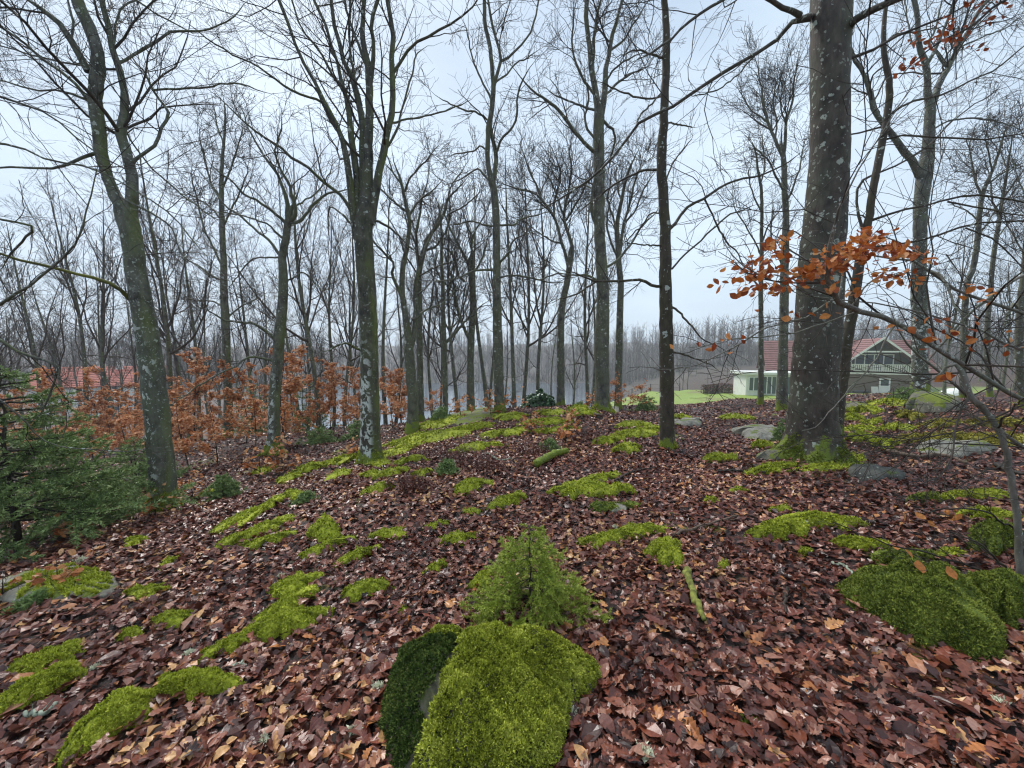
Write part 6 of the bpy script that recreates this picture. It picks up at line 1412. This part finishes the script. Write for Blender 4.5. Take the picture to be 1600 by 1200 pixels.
def roof_plane(parent, a, b, c, d, courses, mat, th=.12, name='roof'):
    """a-b eave, d-c ridge; slab plus one stepped strip for each course of tiles"""
    a, b, c, d = map(np.array, (a, b, c, d)); nrm = unit(np.cross(b - a, d - a)); nrm = nrm if nrm[2] > 0 else -nrm
    V = np.array([a, b, c, d, a - nrm * th, b - nrm * th, c - nrm * th, d - nrm * th])
    rf = prt(parent, name, mat, V=V, Q=[(0, 1, 2, 3), (7, 6, 5, 4), (0, 4, 5, 1), (1, 5, 6, 2), (2, 6, 7, 3), (3, 7, 4, 0)])
    for k in range(courses):
        f0, f1 = k / courses, (k + 1.04) / courses; f1 = min(f1, 1)
        p = [a + (d - a) * f0 + nrm * .07, b + (c - b) * f0 + nrm * .07, b + (c - b) * f1 + nrm * .012, a + (d - a) * f1 + nrm * .012, a + (d - a) * f0 + nrm * .004, b + (c - b) * f0 + nrm * .004]
        prt(rf, 'tile_course', mat, V=np.array(p), Q=[(0, 1, 2, 3), (4, 5, 1, 0)])
    return rf
def window(parent, x0, x1, z0, z1, y, n=1, fw=.08, name='window'):
    fr = []
    for xa in np.linspace(x0, x1, n + 1): fr.append((xa - fw / 2, xa + fw / 2, y - .07, y + .05, z0, z1))
    fr += [(x0 - fw / 2, x1 + fw / 2, y - .075, y + .05, z0 - fw, z0 - .002), (x0 - fw / 2, x1 + fw / 2, y - .075, y + .05, z1 + .002, z1 + fw)]
    w = prt(parent, name, M_WHITE, fr)
    xs = np.linspace(x0, x1, n + 1)
    for k in range(n): prt(w, 'pane', M_GLASS, [(xs[k] + fw / 2, xs[k + 1] - fw / 2, y - .02, y + .02, z0 + .003, z1 - .003)])
    return w
def gabled_house():
    b = at(1374, 620, 50); gzv = gz(b[0], b[1]); b[2] = gzv
    h = empty('gabled_house', b, math.radians(-24)); tag(h, 'brick house with red tiled roof, white gable and slatted balcony', 'house')
    z_e, z_r = 3.3, 7.0; ratio = (z_r - z_e) / 4.2
    # main block behind, ridge along x
    prt(h, 'wall', M_BRICK, [(-11.5, 6.0, 3.0, 11.0, -.6, 3.0)])
    roof_plane(h, (-12, 2.4, 2.6), (6.4, 2.4, 2.6), (6.4, 7.0, 6.85), (-12, 7.0, 6.85), 16, M_ROOF)
    roof_plane(h, (6.4, 11.6, 2.6), (-12, 11.6, 2.6), (-12, 7.0, 6.85), (6.4, 7.0, 6.85), 4, M_ROOF)
    prt(h, 'chimney', M_BRICK, [(-6, -5.2, 6.6, 7.4, 5.9, 7.3)])
    # wing towards the wood
    prt(h, 'wall', M_BRICK, [(-3.9, 3.9, .0, 2.998, -.6, 2.5)], label='brown brick ground floor under the balcony')
    V = np.array([(-3.9, 1.3, 2.5), (3.9, 1.3, 2.5), (3.9, 1.3, z_e + .1), (0, 1.3, z_r - .15), (-3.9, 1.3, z_e + .1), (-3.9, 1.5, 2.5), (3.9, 1.5, 2.5), (3.9, 1.5, z_e + .1), (0, 1.5, z_r - .15), (-3.9, 1.5, z_e + .1)])
    prt(h, 'gable_wall', M_DKWOOD, V=V, Q=[(0, 1, 2, 4), (5, 9, 7, 6)], T=[(4, 2, 3), (9, 8, 7)])
    roof_plane(h, (-4.35, -.1, z_e - .12), (-4.35, 7.2, z_e - .12), (0, 7.2, z_r), (0, -.1, z_r), 14, M_ROOF)
    roof_plane(h, (4.35, 7.2, z_e - .12), (4.35, -.1, z_e - .12), (0, -.1, z_r), (0, 7.2, z_r), 14, M_ROOF)
    for s in (-1, 1):
        V = np.array([(s * 4.5, -.16, z_e - .36), (s * 4.5, -.16, z_e - .08), (0, -.16, z_r + .14), (0, -.16, z_r - .16), (s * 4.5, -.11, z_e - .36), (s * 4.5, -.11, z_e - .08), (0, -.11, z_r + .14), (0, -.11, z_r - .16)])
        prt(h, 'bargeboard', M_WHITE, V=V, Q=[(0, 1, 2, 3), (7, 6, 5, 4), (0, 4, 5, 1), (1, 5, 6, 2), (3, 2, 6, 7), (0, 3, 7, 4)])
    bal = prt(h, 'balcony', M_CREAM, [(-4.2, 4.2, -.12, 1.29, 2.44, 2.62), (-4.2, 4.2, -.115, -.03, 2.63, 2.78), (-3.1, 2.7, -.115, -.03, 3.62, 3.72)])
    for x in np.arange(-3.02, 2.66, .21): prt(bal, 'slat', M_CREAM, [(x, x + .13, -.10, -.05, 2.781, 3.619)])
    for x0, x1 in ((-4.2, -3.12), (2.72, 4.2)):
        for x in np.arange(x0, x1 - .1, .22):
            zt = min(z_e + .0 + (4.2 - abs(x + .1)) * ratio - .1, 3.9)
            prt(bal, 'board', M_CREAM, [(x, x + .205, -.10, -.05, 2.781, zt)])
    prt(h, 'tie_beam', M_WHITE, [(-1.9, 1.9, -.10, .05, 5.2, 5.38)])
    window(h, -2.3, 1.5, 2.9, 4.85, 1.26, 4, .1)
    window(h, -3.3, -2.7, 3.2, 3.9, 1.26, 1, .08)
    d = prt(h, 'door', M_WHITE, [(-.15, .95, -.06, -.003, -.1, 1.95)]); prt(d, 'pane', M_GLASS, [(.02, .78, -.08, -.062, 1.05, 1.8)]); prt(d, 'lower_panel', M_WHITE, [(.02, .78, -.075, -.062, .15, .9)])
    # glazed annex on the left
    return h
house = gabled_house()
def annex():
    b = at(1203, 622, 46); b[2] = gz(b[0], b[1])
    h = empty('garden_room', b, math.radians(-10)); tag(h, 'white flat roofed garden room with tall glass panes left of the house', 'garden room')
    prt(h, 'wall', M_WHITE, [(-2.6, 3.2, .1, 4.0, -.5, 2.35)]); prt(h, 'roof', M_WHITE, [(-3.0, 3.5, -.3, 4.3, 2.36, 2.62)])
    window(h, -.9, .6, .15, 2.1, .04, 3, .09); window(h, 1.1, 2.6, .15, 2.1, .04, 3, .09); window(h, -2.3, -1.3, .5, 2.0, .04, 2, .08)
    b = at(1172, 612, 54); b[2] = gz(b[0], b[1])
    s = empty('shed', b, math.radians(-30)); tag(s, 'small beige shed with grey roof beside the garden room', 'shed')
    V = np.array([(-1.5, 0, -.5), (1.5, 0, -.5), (1.5, 0, 1.7), (0, 0, 2.7), (-1.5, 0, 1.7), (-1.5, 4, -.5), (1.5, 4, -.5), (1.5, 4, 1.7), (0, 4, 2.7), (-1.5, 4, 1.7)])
    prt(s, 'wall', M_CREAM, V=V, Q=[(0, 1, 2, 4), (5, 9, 7, 6), (0, 4, 9, 5), (1, 6, 7, 2)], T=[(4, 2, 3), (9, 8, 7)])
    for sg in (-1, 1):
        a = np.array([(sg * 1.8, -.3, 1.52), (sg * 1.8, 4.3, 1.52), (0, 4.3, 2.82), (0, -.3, 2.82)]); V = np.concatenate([a, a - [0, 0, .1]])
        prt(s, 'roof', M_GREYROOF, V=V, Q=[(0, 1, 2, 3), (7, 6, 5, 4), (0, 4, 5, 1), (1, 5, 6, 2), (2, 6, 7, 3), (3, 7, 4, 0)])
annex()
def hedge():
    g = np.random.default_rng(44); a = at(1098, 612, 52); c = at(1172, 612, 52)
    N = 2600; f = g.random(N); p = a + (c - a) * f[:, None]; p[:, 0] += g.normal(0, .1, N); p[:, 1] += g.normal(0, .45, N); p[:, 2] = ground_z(p[:, 0], p[:, 1]) + g.uniform(0, 1.25, N)
    base = np.array([a[0], a[1], gz(a[0], a[1])]); gl = Geo(); leaves(gl, p - base, unit(g.normal(size=(N, 3))), g.uniform(.12, .2, N), 'low', g, .6, .4, g.random(N) * .55)
    root = empty('hedge', base); tag(root, 'low brown winter hedge at the far edge of the lawn', 'hedge')
    o = obj('foliage', gl.mesh('foliage', smooth=False, attr='lc'), M_LITTER, root); o['kind'] = 'stuff'
    t = np.linspace(0, 1, 4); q = p[:300] - base; P = np.stack([np.stack([q[:, 0], q[:, 1], (ground_z(p[:300, 0], p[:300, 1]) - base[2]) + 1.2 * s], -1) for s in t], 1)
    gs = Geo(); pack(gs, P, np.tile(np.linspace(.02, .01, 4), (300, 1)), 3, np.zeros(3)); obj('stems', gs.mesh('stems', attr='h'), M_TWIG, root)
hedge()
def fence():
    a = at(960, 603, 60); c = at(1062, 605, 56); root = empty('garden_fence', (a[0], a[1], gz(a[0], a[1]))); base = np.array(root.location); tag(root, 'thin dark wire fence with posts behind the lawn above the lake', 'fence')
    for f in np.linspace(0, 1, 8):
        p = a + (c - a) * f; z = gz(p[0], p[1]); prt(root, 'post', M_DKWOOD, [(p[0] - base[0] - .05, p[0] - base[0] + .05, p[1] - base[1] - .05, p[1] - base[1] + .05, z - base[2] - .1, z - base[2] + 1.1)])
    for hgt in (.5, 1.0):
        t = np.linspace(0, 1, 12); P = a[None] + (c - a)[None] * t[:, None]; P[:, 2] = ground_z(P[:, 0], P[:, 1]) + hgt
        ge = Geo(); pack(ge, P[None], np.full((1, 12), .018), 4, base); obj('wire', ge.mesh('wire', attr='h'), M_DKWOOD, root)
fence()
def clutter():
    bh = np.array(house.location)
    ge = Geo(); ge.box(-.4, .4, -.04, .04, 0, 1.0); o = obj('board', ge.mesh('board', smooth=False), M_CREAM, None, (bh[0] - 1.0, bh[1] - .5, gz(bh[0] - 1, bh[1] - .5) - .03)); o.rotation_euler[0] = -.2; tag(o, 'beige board leaning beside the house door', 'board')
    t = np.linspace(0, 1, 8); P = np.stack([-.9 + 1.8 * t, 0 * t, .22 + .05 * np.sin(t * 3)], -1); ge = Geo(); pack(ge, P[None], np.full((1, 8), .16), 10, np.zeros(3)); o = obj('tarpaulin_roll', ge.mesh('tarpaulin_roll', attr='h'), plain('black_sheet', srgb(44, 44, 48), .4, .1), None, (bh[0] - 3.2, bh[1] - .9, gz(bh[0] - 3.2, bh[1] - .9) - .02)); tag(o, 'black rolled sheet lying along the brick wall', 'roll')
    # white covered boat right of the forked beech
    p = at(1492, 622, 34); p[2] = gz(p[0], p[1])
    xs = np.linspace(-2.2, 2.2, 14); V = []
    for x in xs:
        w = .9 * (1 - abs(x / 2.3) ** 2.5); hh = .9 * (1 - abs(x / 2.6) ** 2)
        for a in np.linspace(0, math.pi, 9): V.append((x, math.cos(a) * w, max(.05, math.sin(a) ** .8 * hh) + .25))
    i = np.arange(13)[:, None]; j = np.arange(8)[None]; Q = np.stack([i * 9 + j, i * 9 + j + 1, (i + 1) * 9 + j + 1, (i + 1) * 9 + j], -1).reshape(-1, 4)
    r = empty('covered_boat', p, math.radians(20)); tag(r, 'white tarpaulin covered boat seen past the stout forked beech', 'boat')
    o = prt(r, 'cover', M_WHITE, V=np.array(V), Q=Q); 
    for x in (-1.2, 1.2): prt(r, 'trestle', M_DKWOOD, [(x - .08, x + .08, -.6, .6, -.1, .34)])
clutter()
def left_house():
    b = at(155, 652, 60); b[2] = gz(b[0], b[1])
    h = empty('red_roofed_house', b, math.radians(30)); tag(h, 'white house with bright red tiled roof seen through the left branches', 'house')
    ze = b[2]; top = at(155, 574, 60)[2] - ze; ev = top - 2.6
    prt(h, 'wall', M_WHITE, [(-7, 7, 0, 8, -1, ev)])
    for s in (-1, 1):
        V = np.array([(s * 7, 0, ev), (s * 7, 8, ev), (s * 7, 4, top - .1), (s * 6.8, 0, ev), (s * 6.8, 8, ev), (s * 6.8, 4, top - .1)]); prt(h, 'gable_wall', M_WHITE, V=V, T=[(0, 1, 2), (3, 5, 4)])
    roof_plane(h, (-7.5, -.5, ev - .25), (7.5, -.5, ev - .25), (7.5, 4, top), (-7.5, 4, top), 12, M_ROOF2); roof_plane(h, (7.5, 8.5, ev - .25), (-7.5, 8.5, ev - .25), (-7.5, 4, top), (7.5, 4, top), 4, M_ROOF2)
    prt(h, 'chimney', M_WHITE, [(1.5, 2.3, 3.2, 4, top - .6, top + .9)])
    for x in (-5.2, -2.2, 1.0, 4.2):
        for z in (.8, 3.4):
            if z + 1.2 < ev: window(h, x, x + 1.4, z, z + 1.2, -.03, 2, .09)
left_house()

# ------------------------------------------------------------------ haze over the lake and hills
def haze():
    ge = Geo(); ge.box(-420, 420, -60, 420, -17, 40)
    m = bpy.data.materials.new('haze'); m.use_nodes = True; t = m.node_tree; t.nodes.clear()
    o = t.nodes.new('ShaderNodeOutputMaterial'); v = t.nodes.new('ShaderNodeVolumePrincipled')
    v.inputs['Color'].default_value = (.86, .93, 1.0, 1); v.inputs['Density'].default_value = HAZE; v.inputs['Anisotropy'].default_value = .2
    t.links.new(v.outputs[0], o.inputs['Volume'])
    return tag(obj('haze', ge.mesh('haze', smooth=False), m), 'thin winter haze hanging over the wood and lake', 'haze', None, 'stuff')
HAZE = .0011
haze()
